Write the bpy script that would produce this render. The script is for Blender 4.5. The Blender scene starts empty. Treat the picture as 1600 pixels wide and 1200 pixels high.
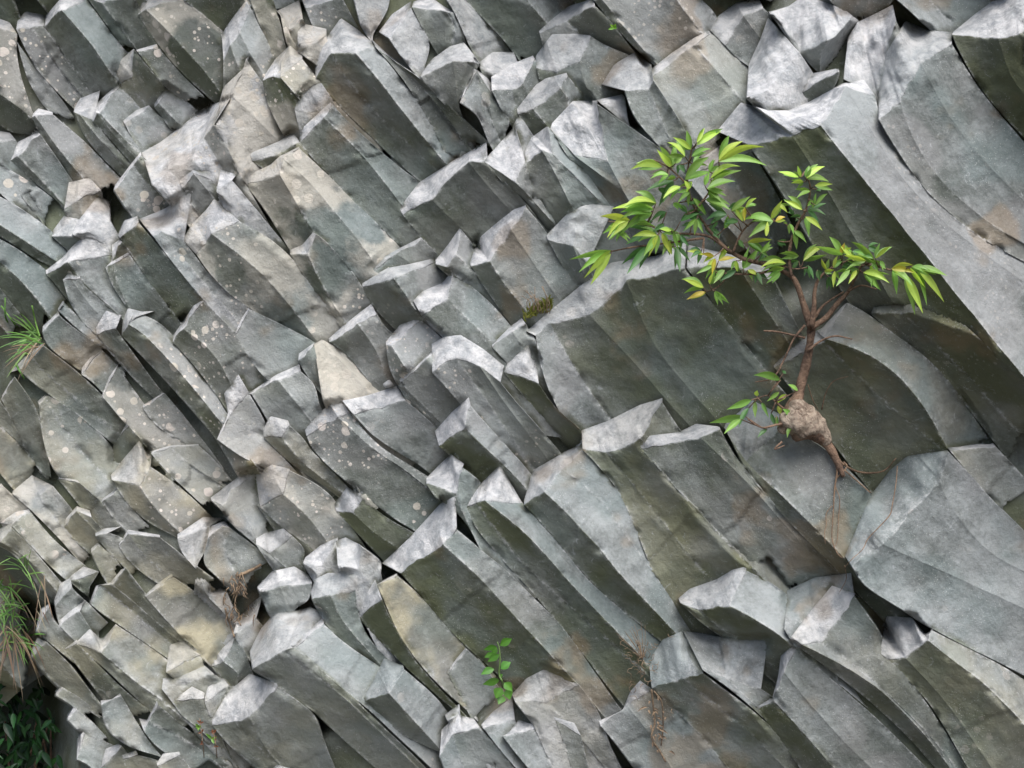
import bpy, math, random
import numpy as np

# ------------------------------------------------------------------ camera, sky, sun
SC = bpy.context.scene
COL = SC.collection
FPX = 1980.0            # focal length in photo pixels (1600 px wide frame)
S = 0.002               # metres per photo pixel at the reference distance
CAM_Z = 2.1
cam = bpy.data.objects.new('camera', bpy.data.cameras.new('camera'))
COL.objects.link(cam)
cam.data.sensor_width = 36.0
cam.data.lens = 36.0 * FPX / 1600.0
cam.data.clip_start = 0.05
cam.data.clip_end = 500.0
cam.location = (0, 0, CAM_Z)
cam.rotation_euler = (math.radians(90), 0, 0)
SC.camera = cam

SUN_DIR = np.array((0.14, -0.55, 0.82)); SUN_DIR /= np.linalg.norm(SUN_DIR)   # towards the sun
elev = math.asin(SUN_DIR[2]); azim = math.atan2(SUN_DIR[0], SUN_DIR[1])
world = bpy.data.worlds.new('World'); SC.world = world; world.use_nodes = True
wn = world.node_tree.nodes; wl = world.node_tree.links
sky = wn.new('ShaderNodeTexSky'); sky.sky_type = 'NISHITA'; sky.sun_disc = False
sky.sun_elevation = elev; sky.sun_rotation = azim
sky.dust_density = 2.5; sky.air_density = 0.8; sky.ozone_density = 0.8
wl.new(sky.outputs[0], wn['Background'].inputs[0])
wn['Background'].inputs[1].default_value = 0.15
sl = bpy.data.lights.new('sun', 'SUN'); sl.energy = 3.6; sl.angle = math.radians(52); sl.color = (1, 0.985, 0.97)
sun = bpy.data.objects.new('sun', sl); COL.objects.link(sun)
sun.location = (2, -4, 8)
import mathutils
sun.rotation_euler = mathutils.Vector(SUN_DIR.tolist()).to_track_quat('Z', 'Y').to_euler()
SC.view_settings.view_transform = 'Standard'
SC.view_settings.look = 'None'
SC.view_settings.gamma = 1.0
SC.view_settings.use_curve_mapping = False
SC.view_settings.exposure = 0.44
SC.cycles.max_bounces = 6
SC.cycles.use_denoising = True

rng = random.Random(11)
nrs = np.random.RandomState(5)

# ------------------------------------------------------------------ helpers
def to3d(P):
    """(x, y, d): a place in the photo's frame and how many pixels it stands nearer than 3.96 m -> metres"""
    P = np.asarray(P, float)
    Y = (FPX - P[..., 2]) * S
    return np.stack([(P[..., 0] - 800) / FPX * Y, Y, CAM_Z + (600 - P[..., 1]) / FPX * Y], -1)

def hash3(ix, iy, iz, seed):
    n = (ix * 374761393 + iy * 668265263 + iz * 2147483647 + seed * 1274126177) & 0xffffffff
    n = ((n ^ (n >> 13)) * 1274126177) & 0xffffffff
    n = n ^ (n >> 16)
    return (n & 0xffff) / 32767.5 - 1.0

def vnoise(p, seed=0):
    p = np.asarray(p, float)
    i = np.floor(p).astype(np.int64); f = p - i
    f = f * f * f * (f * (f * 6 - 15) + 10)
    out = 0
    for dx in (0, 1):
        for dy in (0, 1):
            for dz in (0, 1):
                w = (f[..., 0] if dx else 1 - f[..., 0]) * (f[..., 1] if dy else 1 - f[..., 1]) * (f[..., 2] if dz else 1 - f[..., 2])
                out = out + w * hash3(i[..., 0] + dx, i[..., 1] + dy, i[..., 2] + dz, seed)
    return out

def fbm(p, seed=0, octv=3):
    a, o, s = 1.0, 0.0, 0.0
    p = np.asarray(p, float)
    for k in range(octv):
        o = o + a * vnoise(p * 2 ** k, seed + k * 17); s += a; a *= 0.5
    return o / s

def mesh_obj(name, V, F, mat, parent=None, smooth=True, attrs=None, uv=None):
    me = bpy.data.meshes.new(name)
    V = np.asarray(V, np.float32)
    me.from_pydata(V.tolist(), [], F if isinstance(F, list) else F.tolist())
    if smooth:
        me.polygons.foreach_set('use_smooth', np.ones(len(me.polygons), bool))
    for k, a in (attrs or {}).items():
        a = np.asarray(a, np.float32)
        if a.ndim == 2:
            at = me.attributes.new(k, 'FLOAT_COLOR', 'POINT')
            at.data.foreach_set('color', np.concatenate([a, np.ones((len(a), 1), np.float32)], 1).ravel())
        else:
            at = me.attributes.new(k, 'FLOAT', 'POINT')
            at.data.foreach_set('value', a)
    if uv is not None:
        at = me.attributes.new('along', 'FLOAT_VECTOR', 'POINT')
        at.data.foreach_set('vector', np.asarray(uv, np.float32).ravel())
    me.materials.append(mat)
    me.update()
    o = bpy.data.objects.new(name, me); COL.objects.link(o)
    if parent is not None: o.parent = parent
    return o

def empty(name, loc=(0, 0, 0)):
    o = bpy.data.objects.new(name, None); COL.objects.link(o); o.location = loc
    o.empty_display_size = 0.1
    return o

def tag(o, label=None, cat=None, group=None, kind=None):
    if label: o['label'] = label
    if cat: o['category'] = cat
    if group: o['group'] = group
    if kind: o['kind'] = kind
    return o

# ------------------------------------------------------------------ materials
class NT:
    def __init__(s, name):
        s.m = bpy.data.materials.new(name); s.m.use_nodes = True
        s.n = s.m.node_tree.nodes; s.l = s.m.node_tree.links
        s.b = s.n['Principled BSDF']
    def node(s, t, **kw):
        n = s.n.new(t)
        for k, v in kw.items(): setattr(n, k, v)
        return n
    def link(s, a, b): s.l.new(a, b)
    def put(s, v, sock):
        if hasattr(v, 'is_output'): s.link(v, sock)
        else: sock.default_value = v
    def attr(s, name, out='Fac'):
        n = s.node('ShaderNodeAttribute'); n.attribute_name = name; return n.outputs[out]
    def noise(s, vec, scale, detail=4, rough=0.55, dist=0.0):
        n = s.node('ShaderNodeTexNoise'); n.inputs['Scale'].default_value = scale
        n.inputs['Detail'].default_value = detail; n.inputs['Roughness'].default_value = rough
        n.inputs['Distortion'].default_value = dist
        s.link(vec, n.inputs['Vector']); return n.outputs['Fac']
    def vor(s, vec, scale, feature='F1', out='Distance', rand=1.0):
        n = s.node('ShaderNodeTexVoronoi', feature=feature); n.inputs['Scale'].default_value = scale
        n.inputs['Randomness'].default_value = rand
        s.link(vec, n.inputs['Vector']); return n.outputs[out]
    def math(s, op, a, b=0.0, clamp=False):
        n = s.node('ShaderNodeMath', operation=op); n.use_clamp = clamp
        s.put(a, n.inputs[0]); s.put(b, n.inputs[1]); return n.outputs[0]
    def ramp(s, v, a, b, lo=0.0, hi=1.0):
        n = s.node('ShaderNodeMapRange', interpolation_type='SMOOTHSTEP')
        s.put(v, n.inputs[0]); n.inputs[1].default_value = a; n.inputs[2].default_value = b
        n.inputs[3].default_value = lo; n.inputs[4].default_value = hi; return n.outputs[0]
    def mix(s, f, a, b):
        n = s.node('ShaderNodeMix', data_type='RGBA')
        s.put(f, n.inputs[0])
        for v, i in ((a, 6), (b, 7)):
            if hasattr(v, 'is_output'): s.link(v, n.inputs[i])
            else: n.inputs[i].default_value = (*v, 1)
        return n.outputs[2]
    def vmul(s, v, xyz):
        n = s.node('ShaderNodeVectorMath', operation='MULTIPLY'); s.link(v, n.inputs[0]); n.inputs[1].default_value = xyz
        return n.outputs[0]
    def bump(s, h, dist, strength=1.0, normal=None):
        n = s.node('ShaderNodeBump'); n.inputs['Strength'].default_value = strength; n.inputs['Distance'].default_value = dist
        s.link(h, n.inputs['Height'])
        if normal is not None: s.link(normal, n.inputs['Normal'])
        return n.outputs[0]

def rock_material():
    t = NT('basalt')
    pos = t.node('ShaderNodeNewGeometry').outputs['Position']
    al = t.attr('along', 'Vector')
    def split(name):
        n = t.node('ShaderNodeSeparateColor'); t.link(t.attr(name, 'Color'), n.inputs[0]); return n.outputs
    n1, hue, an = split('broad')          # broad mineral variation, tint, algae
    sn, rn, gate = split('patches')       # ochre, rust, speckled patches
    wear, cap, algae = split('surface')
    stain, lich, tone = split('growth')
    n2 = t.noise(pos, 10.0, 5, 0.66, 0.3)
    n3 = t.noise(pos, 75.0, 3, 0.7)
    st = t.noise(t.vmul(al, (1.0, 0.14, 1.0)), 30.0, 3, 0.6)
    v = t.math('ADD', t.math('MULTIPLY', n1, 0.30), t.math('MULTIPLY', n2, 0.36))
    v = t.math('ADD', v, t.math('MULTIPLY', n3, 0.24))
    v = t.math('ADD', v, t.math('MULTIPLY', st, 0.20))
    v = t.math('ADD', v, t.math('SUBTRACT', tone, 0.5))
    body = t.mix(t.ramp(v, 0.40, 0.70), (0.104, 0.115, 0.107), (0.292, 0.312, 0.308))
    body = t.mix(t.ramp(hue, 0.54, 0.72, 0, 0.42), body, (0.270, 0.266, 0.264))
    body = t.mix(t.ramp(hue, 0.46, 0.28, 0, 0.42), body, (0.158, 0.205, 0.200))
    crust = t.mix(t.ramp(t.noise(pos, 20, 5, 0.72), 0.32, 0.66), (0.38, 0.395, 0.41), (0.76, 0.75, 0.74))
    body = t.mix(t.math('MULTIPLY', cap, 0.88), body, crust)
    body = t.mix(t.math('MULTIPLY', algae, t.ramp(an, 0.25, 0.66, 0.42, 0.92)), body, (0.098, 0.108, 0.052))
    body = t.mix(t.math('MULTIPLY', stain, t.ramp(sn, 0.34, 0.68, 0.18, 0.88)), body, (0.40, 0.36, 0.245))
    body = t.mix(t.ramp(rn, 0.64, 0.80, 0, 0.38), body, (0.25, 0.17, 0.09))
    wn_ = t.math('MULTIPLY', wear, t.ramp(t.math('ADD', t.math('MULTIPLY', n3, .6), t.math('MULTIPLY', n2, .4)), 0.47, 0.60))
    body = t.mix(t.math('MULTIPLY', wn_, 0.62, True), body, (0.52, 0.52, 0.51))
    scf = t.noise(pos, 30, 6, 0.80, 1.0)
    body = t.mix(t.ramp(scf, 0.585, 0.70, 0, 0.42), body, (0.50, 0.515, 0.52))
    body = t.mix(t.ramp(scf, 0.40, 0.30, 0, 0.40), body, (0.060, 0.062, 0.060))
    sp = t.ramp(t.vor(pos, 125), 0.17, 0.08)
    body = t.mix(t.math('MULTIPLY', t.math('MULTIPLY', sp, t.ramp(gate, 0.46, 0.64)), 0.7), body, (0.60, 0.59, 0.56))
    # round lichen of two sizes
    for sc_, rad, g0, gs in ((26, 0.52, 0.60, gate), (62, 0.42, 0.60, hue)):
        vn = t.node('ShaderNodeTexVoronoi'); vn.inputs['Scale'].default_value = sc_; t.link(pos, vn.inputs['Vector'])
        sep = t.node('ShaderNodeSeparateColor'); t.link(vn.outputs['Color'], sep.inputs[0])
        r = t.math('MULTIPLY', sep.outputs[0], rad)
        d = t.math('ADD', vn.outputs['Distance'], t.math('MULTIPLY', t.math('SUBTRACT', n3, 0.5), 0.16))
        m = t.ramp(t.math('SUBTRACT', d, r), 0.0, -0.05)
        pick = t.math('GREATER_THAN', sep.outputs[1], 0.30)
        g = t.ramp(t.math('ADD', gs, t.math('MULTIPLY', t.math('SUBTRACT', lich, 0.5), 0.34)), g0, g0 + 0.10)
        m = t.math('MULTIPLY', m, t.math('MULTIPLY', pick, g))
        lc = t.mix(sep.outputs[2], (0.52, 0.48, 0.40), (0.66, 0.59, 0.53))
        body = t.mix(t.math('MULTIPLY', m, t.math('MINIMUM', t.math('MULTIPLY', lich, 1.6), 0.85)), body, lc)
    body = t.mix(t.math('MULTIPLY', t.ramp(lich, 0.45, 1.0), t.ramp(t.math('ADD', t.math('MULTIPLY', gate, .6), t.math('MULTIPLY', n2, .4)), 0.42, 0.56, 0, 0.72)), body, (0.47, 0.44, 0.375))
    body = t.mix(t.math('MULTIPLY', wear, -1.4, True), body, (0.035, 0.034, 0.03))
    t.link(body, t.b.inputs['Base Color'])
    t.b.inputs['Roughness'].default_value = 0.75
    t.b.inputs['Specular IOR Level'].default_value = 0.3
    rough = t.math('ADD', t.math('MULTIPLY', cap, 0.45), 0.32)
    hgt = t.math('MULTIPLY', t.noise(pos, 46, 7, 0.76, 0.3), rough)
    hgt = t.math('ADD', hgt, t.math('MULTIPLY', t.noise(t.vmul(al, (1.0, 0.14, 1.0)), 30.0, 2, 0.6), 0.16))
    t.link(t.bump(hgt, 0.024, 0.95), t.b.inputs['Normal'])
    return t.m

def leaf_material(name, trans=0.45, rough=0.42):
    t = NT(name)
    c = t.attr('leafcol', 'Color')
    pos = t.node('ShaderNodeNewGeometry').outputs['Position']
    c2 = t.mix(t.math('MULTIPLY', t.ramp(t.noise(pos, 70, 3), 0.35, 0.7), 0.30), c, t.vmul(c, (0.62, 0.66, 0.6)))
    t.link(c2, t.b.inputs['Base Color'])
    t.b.inputs['Roughness'].default_value = rough
    tr = t.node('ShaderNodeBsdfTranslucent'); t.link(t.vmul(c2, (1.15, 1.15, 0.7)), tr.inputs['Color'])
    mx = t.node('ShaderNodeMixShader'); mx.inputs[0].default_value = trans
    t.link(t.b.outputs[0], mx.inputs[1]); t.link(tr.outputs[0], mx.inputs[2])
    t.link(mx.outputs[0], t.n['Material Output'].inputs['Surface'])
    return t.m

def bark_material(name, a, b, scale=90, bump=0.006):
    t = NT(name)
    pos = t.node('ShaderNodeNewGeometry').outputs['Position']
    n = t.noise(pos, scale, 6, 0.7, 0.5); n2 = t.noise(pos, scale * 0.22, 3)
    c = t.mix(t.ramp(t.math('ADD', t.math('MULTIPLY', n, 0.6), t.math('MULTIPLY', n2, 0.4)), 0.36, 0.64), a, b)
    t.link(c, t.b.inputs['Base Color']); t.b.inputs['Roughness'].default_value = 0.85
    t.link(t.bump(n, bump, 0.9), t.b.inputs['Normal'])
    return t.m

M_ROCK = rock_material()
M_LEAF = leaf_material('leaf')
M_GRASS = leaf_material('grass_blade', 0.30, 0.55)
M_BARK = bark_material('bark', (0.055, 0.030, 0.019), (0.25, 0.160, 0.105), 75, 0.010)
M_BULB = bark_material('swollen_bark', (0.12, 0.08, 0.055), (0.42, 0.34, 0.26), 70, 0.012)
M_ROOT = bark_material('root_bark', (0.09, 0.055, 0.035), (0.26, 0.17, 0.105), 120, 0.003)
M_DRY = bark_material('dry_stem', (0.075, 0.05, 0.032), (0.30, 0.215, 0.135), 140, 0.003)
M_SOIL = bark_material('forest_soil', (0.03, 0.025, 0.018), (0.09, 0.075, 0.05), 6, 0.03)
# ------------------------------------------------------------------ the basalt columns
# Each column: where its broken end meets what lies behind (back), its lengthwise edges from the broken end
# downwards, and how each face between two edges is turned (D d M l L: from down-left to up-right).
# Places are written on a 4 x 4 survey of the face, 1600 x 1200 units to a cell.
COLS = []
def C(cell, back, edges, faces, **kw):
    oy, ox = int(cell[0]) * 300, int(cell[1]) * 400
    cv = lambda p: [(ox + p[i] / 4.0, oy + p[i + 1] / 4.0) for i in range(0, len(p), 2)]
    COLS.append(dict(back=[(ox + x / 4.0, oy + y / 4.0) for x, y in back], edges=[cv(e) for e in edges], faces=faces, **kw))

# --- cell row 0
C('00', [], [(-150,0,0,120,80,230),(60,-60,120,80,150,200)], 'd', ol=1)
C('00', [(-150,60),(60,140)], [(-150,130,-20,560,40,640),(110,215,100,330,130,480,200,700)], 'l', li=.7)
C('00', [(110,130),(160,72),(290,98)], [(105,185,140,280,215,420,300,510,480,700),(200,175,300,330,420,500,560,660),(272,165,345,250,430,390,510,520,570,580)], 'lM', li=.5)
C('00', [(110,262),(150,360),(215,420)], [(110,270,150,420,190,545,260,650,330,720),(225,430,300,520,400,640,470,740)], 'M')
C('00', [(285,100),(370,0),(480,-30)], [(275,165,350,260,440,400,520,530,580,590),(388,65,480,170,580,280,650,400,740,525),(545,0,630,110,700,220,800,330)], 'DL')
C('00', [], [(540,-20,640,110,710,230,790,320),(640,20,740,160,830,280),(830,-30,900,100,1000,290)], 'Dd')
C('00', [(885,25),(930,-30),(1150,-60)], [(862,92,980,270,1150,480,1320,620),(912,58,1050,190,1140,290,1270,430,1410,615),(1140,-10,1290,110,1400,190,1500,300)], 'DM', li=.85)
C('00', [(850,312),(980,275)], [(865,332,930,420,1035,540,1110,620),(990,302,1150,480,1300,620)], 'M', li=.5)
C('00', [(722,460),(760,370),(835,306)], [(742,530,800,610,890,690),(825,480,850,580,900,640),(845,318,920,410,1035,545)], 'dD', st=.3)
C('00', [(965,650),(1030,545)], [(970,680,1060,800),(995,655,1130,785),(1040,552,1190,650,1260,720)], 'Dl')
C('00', [(768,755),(850,690),(930,658)], [(775,772,830,880,880,940),(938,668,1010,740,1125,800)], 'l')
C('00', [(575,745),(610,640),(740,522)], [(580,760,680,860,800,1000),(605,705,700,830,850,990),(622,708,760,850,875,960),(745,535,830,620,900,700)], 'DdL')
C('00', [(468,670),(500,615),(625,566)], [(462,700,520,860,640,980,760,1110),(500,720,620,870,790,1060),(590,760,700,900,820,1030)], 'Dd')
C('00', [(206,712),(240,678),(330,700)], [(205,735,330,1000,480,1210),(225,730,330,880,450,1040,600,1210),(325,712,430,800,530,880,640,1000,750,1110)], 'Dl')
C('00', [], [(-100,700,60,830,180,840),(0,585,110,660,200,740,300,850)], 'D', ol=1)
C('00', [(85,960),(110,890),(236,826)], [(65,1010,180,1130,330,1210,420,1330),(110,980,220,1090,330,1200,440,1330),(248,838,330,950,420,1080,500,1200,560,1290)], 'DM')
C('00', [(-100,800),(60,830)], [(-120,900,20,1080),(95,870,150,980,250,1100)], 'L')
C('00', [], [(-60,1150,60,1260),(0,1025,140,1110,310,1210,420,1330)], 'l', li=.5)
C('00', [(720,1160),(830,1010),(880,950)], [(715,1190,780,1290),(835,1030,890,1110,980,1200),(885,968,960,1040,1012,1080,1100,1150)], 'lD', li=.5)
C('00', [(885,955),(1000,890),(1120,800),(1280,670),(1440,615)], [(950,1150,1030,1240),(1060,1060,1120,1160),(1200,990,1260,1080),(1280,870,1390,1060),(1340,780,1400,880,1500,1090)], 'lMld', cp=1, li=.7)
C('00', [(1395,545),(1530,420),(1560,350)], [(1340,790,1430,980,1500,1090),(1450,600,1620,760),(1540,370,1700,600)], 'll', li=1.0, cp=.7)
C('00', [(1385,215),(1440,130),(1540,0)], [(1395,380,1400,560),(1440,290,1480,400),(1500,210,1560,330),(1560,40,1640,200)], 'dMl', li=.6)
C('00', [], [(1150,0,1270,100,1390,190,1450,260),(1480,-60,1560,40,1640,190)], 'd', ol=1)
C('00', [(1120,1130),(1210,1060),(1310,1068)], [(1140,1180,1200,1280),(1210,1085,1290,1180),(1330,1130,1400,1250)], 'Ml')
C('00', [(1380,1060),(1480,1090)], [(1350,1190,1400,1300),(1450,1130,1560,1260)], 'l', cp=.6)
C('01', [], [(-60,-60,20,150,100,360),(90,-60,150,120,170,250,200,330)], 'd', ol=1, li=.8)
C('01', [(130,70),(270,0)], [(150,95,190,260),(205,190,250,280),(300,130,340,230)], 'Md', st=.6, li=.8)
C('01', [(280,-20),(400,-60)], [(310,50,350,170,420,260),(540,-10,600,100,640,170)], 'M', li=.5)
C('01', [(365,440),(400,330),(460,210),(530,112),(640,188),(740,280)], [(375,480,480,640,640,780,840,960,1020,1140),(470,330,600,580,830,760,1100,1040),(620,335,760,470,900,680,1010,820,1180,1010),(740,292,830,390,960,560,1130,770,1230,900)], 'dDl', ol=1)
C('01', [(268,870),(300,790),(465,640)], [(275,900,400,1060,560,1200,620,1280,760,1380,880,1530),(430,745,580,870,740,1050,830,1180,950,1330,1040,1480),(470,650,600,790,840,1000,1020,1140)], 'dM')
C('01', [(255,640),(340,530),(410,520)], [(245,690,280,850),(400,700,440,740),(465,600,520,700)], 'MM', cp=.5)
C('01', [(60,460),(120,370),(210,285),(270,400)], [(40,500,60,640,170,840),(105,475,180,640,250,780),(160,495,260,640),(235,480,300,600)], 'dDd', ol=1, li=1.0)
C('01', [(160,380),(210,282),(290,350)], [(150,480,250,600),(285,365,370,480,420,520)], 'l', st=.6, li=.8)
C('01', [(260,200),(300,150),(440,180)], [(265,330,350,390),(440,220,470,300)], 'M', li=1.0, cp=.6)
C('01', [(-40,960),(150,880),(230,820)], [(-20,1010,80,1080),(140,970,200,1040),(275,890,330,950)], 'dd', ol=1, st=.4)
C('01', [(-20,1080),(90,1030),(150,975),(270,915)], [(-60,1160,80,1340,210,1560),(150,1090,260,1280,360,1450,430,1560),(165,985,290,1090,385,1190,520,1370,650,1500,750,1660),(272,925,400,1050,560,1200,620,1280,760,1380,880,1530)], 'DMl', li=.9)
C('01', [(722,245),(830,345),(1000,468)], [(745,290,850,415,960,560,1140,830,1180,1000),(860,380,1010,495,1150,690,1260,830,1330,940),(1040,500,1170,640,1380,800,1450,890)], 'MD')
C('01', [(1025,475),(1100,370),(1210,290),(1300,265)], [(1030,487,1100,580,1170,645),(1230,382,1260,640),(1400,400,1350,460,1270,630)], 'dd', cp=.3)
C('01', [(768,200),(850,90),(970,8)], [(830,240,900,350,1000,470),(975,60,1060,220,1100,290,1050,420)], 'l', cp=.5)
C('01', [(985,10),(1090,-20),(1190,50)], [(978,52,1040,180,1100,285),(1190,70,1250,190,1220,285),(1265,90,1310,260)], 'dl')
C('01', [(600,-30),(760,-60)], [(610,-10,650,90,640,170,700,230),(840,-20,830,60,730,215)], 'l', cp=.3)
C('01', [(1180,-40),(1300,-60)], [(1190,0,1260,90,1310,260,1390,390),(1300,-10,1440,150,1560,250,1640,400)], 'L', cp=.5)
C('01', [(1300,570),(1360,418),(1460,500)], [(1275,640,1390,720,1450,880),(1380,440,1400,580,1520,860),(1490,610,1600,750,1560,830)], 'lM')
C('02', [(-300,-60),(80,-60),(330,-60)], [(-300,-10,-160,150,-40,250,50,390),(85,-10,220,150,300,260),(340,-40,420,60)], 'dL')
C('02', [(168,195),(240,128),(350,40),(510,-10)], [(175,215,190,280),(340,135,480,250),(515,35,600,110,680,210)], 'MD', cp=.2)
C('02', [(148,350),(250,213),(400,210),(485,220)], [(150,420,170,500),(280,455,300,520),(425,385,430,440,480,580),(490,228,590,290,720,340)], 'DMM', kc=.7)
C('02', [(30,680),(150,530),(210,490),(340,455)], [(35,715,60,760),(135,690,220,790),(310,560,370,640,330,720),(345,470,400,530,465,605)], 'dML')
C('02', [(-130,480),(0,400),(130,348)], [(-130,570,-60,700),(0,560,30,720),(70,520,100,600),(145,370,200,490)], 'lMl')
C('02', [(250,770),(380,632),(530,630)], [(235,800,330,950),(390,970,540,1080),(600,1010,700,1200),(530,650,700,780,850,860,930,930)], 'MMM', kc=.8)
C('02', [(83,940),(120,860),(215,793)], [(80,1025,110,1120,130,1250),(190,945,280,1100,350,1250),(250,960,400,1110,520,1230),(230,800,330,930,440,1030,550,1200)], 'dML')
C('02', [(0,800),(40,722)], [(-20,880,70,1010),(60,735,130,840)], 'l', cp=.4)
C('02', [(-170,1000),(-20,830),(20,790)], [(-170,1012,-50,1150),(20,1140,80,1200),(80,1010,110,1090)], 'DM')
C('02', [(868,432),(1000,330),(1140,235),(1230,193)], [(865,490,960,640,1050,800,1120,900),(1140,285,1240,400,1330,500,1430,625),(1235,202,1370,300,1480,430,1560,540)], 'ML', st=.2)
C('02', [(560,530),(640,400),(760,330),(870,402)], [(705,565,760,740,930,930),(860,560,930,740,1010,930),(880,500,1010,690,1120,890)], 'Md')
C('02', [(530,625),(690,590)], [(560,650,720,780),(700,610,730,770)], 'l', cp=1)
C('02', [], [(505,0,600,110,740,280,880,400),(560,0,700,160,800,300,900,390),(1020,-10,1100,100,1190,210),(1130,-60,1250,60,1280,110)], 'DML', li=.3)
C('02', [(1235,190),(1290,100),(1400,20),(1540,-10)], [(1335,285,1400,360,1480,415),(1450,100,1560,250),(1570,50,1640,120,1600,200)], 'MM')
C('03', [(-120,400),(-50,250),(0,110)], [(-130,610,-60,680),(0,570,60,640),(195,330,240,400)], 'll', cp=.9)
C('03', [(8,80),(130,40),(230,-30),(480,60)], [(20,95,100,180),(190,335,240,380),(375,262,330,340),(530,105,600,160)], 'lDl', kc=.9, cp=.4)
C('03', [], [(360,-30,440,60,525,105),(640,-40,600,90),(800,-30,760,30)], 'dM')
C('03', [(500,232),(560,140),(780,30)], [(475,490,560,540),(680,585,700,640),(740,330,760,420),(800,140,840,220)], 'lMd', kc=.8, cp=.5)
C('03', [(215,560),(280,458),(430,433)], [(215,577,250,640),(445,450,440,500,380,600)], 'D')
C('03', [(-320,820),(-170,640),(0,690),(130,690),(250,640),(470,520),(600,500)], [(-110,915,60,1150,200,1400,320,1600),(150,850,250,1000,420,1260,600,1600,760,1850),(330,785,450,960,560,1080,670,1200,780,1330,870,1480,960,1540,1080,1720,1200,1890,1330,2020,1450,2180,1600,2350),(485,548,560,640,640,800,760,1000,880,1180,1100,1400,1400,1600,1640,1800),(670,600,690,740,790,900,900,1090,1060,1260,1250,1430,1420,1530,1640,1640)], 'DDll', ol=1)
C('03', [(690,590),(740,330),(860,130),(1000,190),(1150,200)], [(700,760,790,900,900,1090,1060,1270,1250,1440,1420,1540,1640,1660),(830,640,900,900,1100,1160,1400,1400,1640,1560),(960,395,1100,700,1350,1000,1640,1300),(1150,275,1290,530,1430,680,1600,880,1700,1000)], 'Mmm', kc=1.0, tn=-.07)
C('03', [(1158,200),(1290,90),(1400,10),(1600,-60)], [(1152,215,1180,300,1290,510,1430,670,1600,870),(1440,250,1520,500,1700,700),(1640,200,1800,400)], 'DD', ol=1)
C('03', [(780,-60),(1400,-60)], [(800,0,900,80,1000,180,1060,220),(1010,-10,1090,90,1180,160),(1390,-30,1400,90)], 'lM')
C('02', [(1085,1100),(1200,980),(1400,840),(1500,900)], [(1090,1120,1200,1250,1330,1400,1420,1500),(1300,1010,1400,1150,1560,1400),(1500,950,1560,1050,1640,1180,1750,1400)], 'lM')
C('12', [(1100,330),(1400,400),(1600,470)], [(1090,470,1300,760,1500,1000,1700,1250),(1420,480,1560,700,1720,930,1800,1050),(1640,560,1760,800,1840,950)], 'Dd', ol=1)
# --- cell row 1
C('10', [], [(-40,250,90,330,220,420,360,480),(-40,185,100,270,240,360,370,450),(-40,5,120,90,310,235,460,370)], 'Dl')
C('10', [], [(-60,600,100,760,240,900),(-60,400,60,480,190,620,310,780),(-40,275,100,350,220,440,300,490,400,600,460,700)], 'Dl')
C('10', [], [(-60,760,60,900),(-30,560,110,740,250,900)], 'd')
C('10', [(330,242),(400,150),(500,170)], [(320,270,430,370),(490,280,540,340)], 'D', li=.5)
C('10', [(480,190),(610,25),(690,60)], [(450,265,500,290),(560,255,620,300),(690,180,720,240)], 'lL', cp=.8)
C('10', [(740,272),(780,180),(860,150)], [(750,290,820,390,900,520,1000,660,1110,800),(865,195,960,290,1060,430,1150,530,1270,670)], 'd', ol=1)
C('10', [(870,170),(1040,100),(1150,20),(1200,0)], [(965,285,1060,430,1160,540,1275,675,1400,830,1480,890),(1010,250,1150,420,1300,600,1480,800),(1150,310,1230,400,1280,490,1420,620,1560,725)], 'lM', cp=.3, li=.4)
C('10', [(1140,300),(1200,200),(1290,110),(1340,40),(1480,160)], [(1230,395,1290,490,1430,640,1560,725),(1320,260,1600,460,1790,690,1970,915),(1500,190,1650,260,1810,380,1930,560,2110,810)], 'dM', li=.8)
C('10', [(690,440),(800,378)], [(660,470,700,580,780,700),(705,455,740,580,800,710),(815,390,900,520,990,640,1060,720,1110,800)], 'dM')
C('10', [(285,490),(390,410),(490,300),(570,275),(680,350)], [(285,515,340,570,410,660),(420,440,500,560,620,650,690,720),(690,400,700,560,770,680)], 'Dl', li=.5)
C('10', [(700,330),(745,300)], [(705,440,760,480),(760,310,820,380)], 'd')
C('10', [(395,545),(430,505),(500,530)], [(400,560,430,680,520,830,590,880),(450,555,560,700,640,790),(500,540,580,640,690,720,740,770)], 'MM')
C('10', [(360,730),(395,680)], [(362,745,480,860,620,960,650,980),(395,690,520,820,600,880,660,960)], 'l')
C('10', [(268,840),(350,760),(365,735)], [(268,870,275,960,380,1020,500,1120),(370,770,460,850,640,970)], 'M')
C('10', [(60,1130),(180,1010),(270,948)], [(120,1110,200,1210,330,1290,500,1400,620,1500,710,1580),(200,1040,350,1200,520,1330,680,1450,760,1530),(275,965,400,1060,510,1140,640,1280,760,1400,800,1450)], 'Md', st=.4)
C('10', [(510,1100),(560,1040),(630,978)], [(510,1140,560,1170,650,1260),(640,985,740,1085,800,1150)], 'l')
C('10', [(600,850),(660,740),(760,770)], [(600,890,750,1070,860,1200,1010,1330),(720,850,830,1000,930,1150,1050,1290)], 'd')
C('10', [(768,800),(800,725),(890,748),(1000,740)], [(765,900,850,980,950,1100,1060,1220,1200,1360,1350,1500,1480,1780),(800,835,900,870,1000,970,1100,1090,1190,1200,1380,1470,1600,1700),(880,770,1000,790,1110,890,1180,1050,1290,1190,1420,1370)], 'DL', ol=1, li=.6)
C('10', [(1083,895),(1150,800),(1210,710),(1270,673)], [(1080,945,1190,1050,1300,1200,1430,1380),(1140,850,1280,950,1380,1080,1430,1180),(1275,687,1380,790,1460,870,1560,1020)], 'dM', li=.5)
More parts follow.
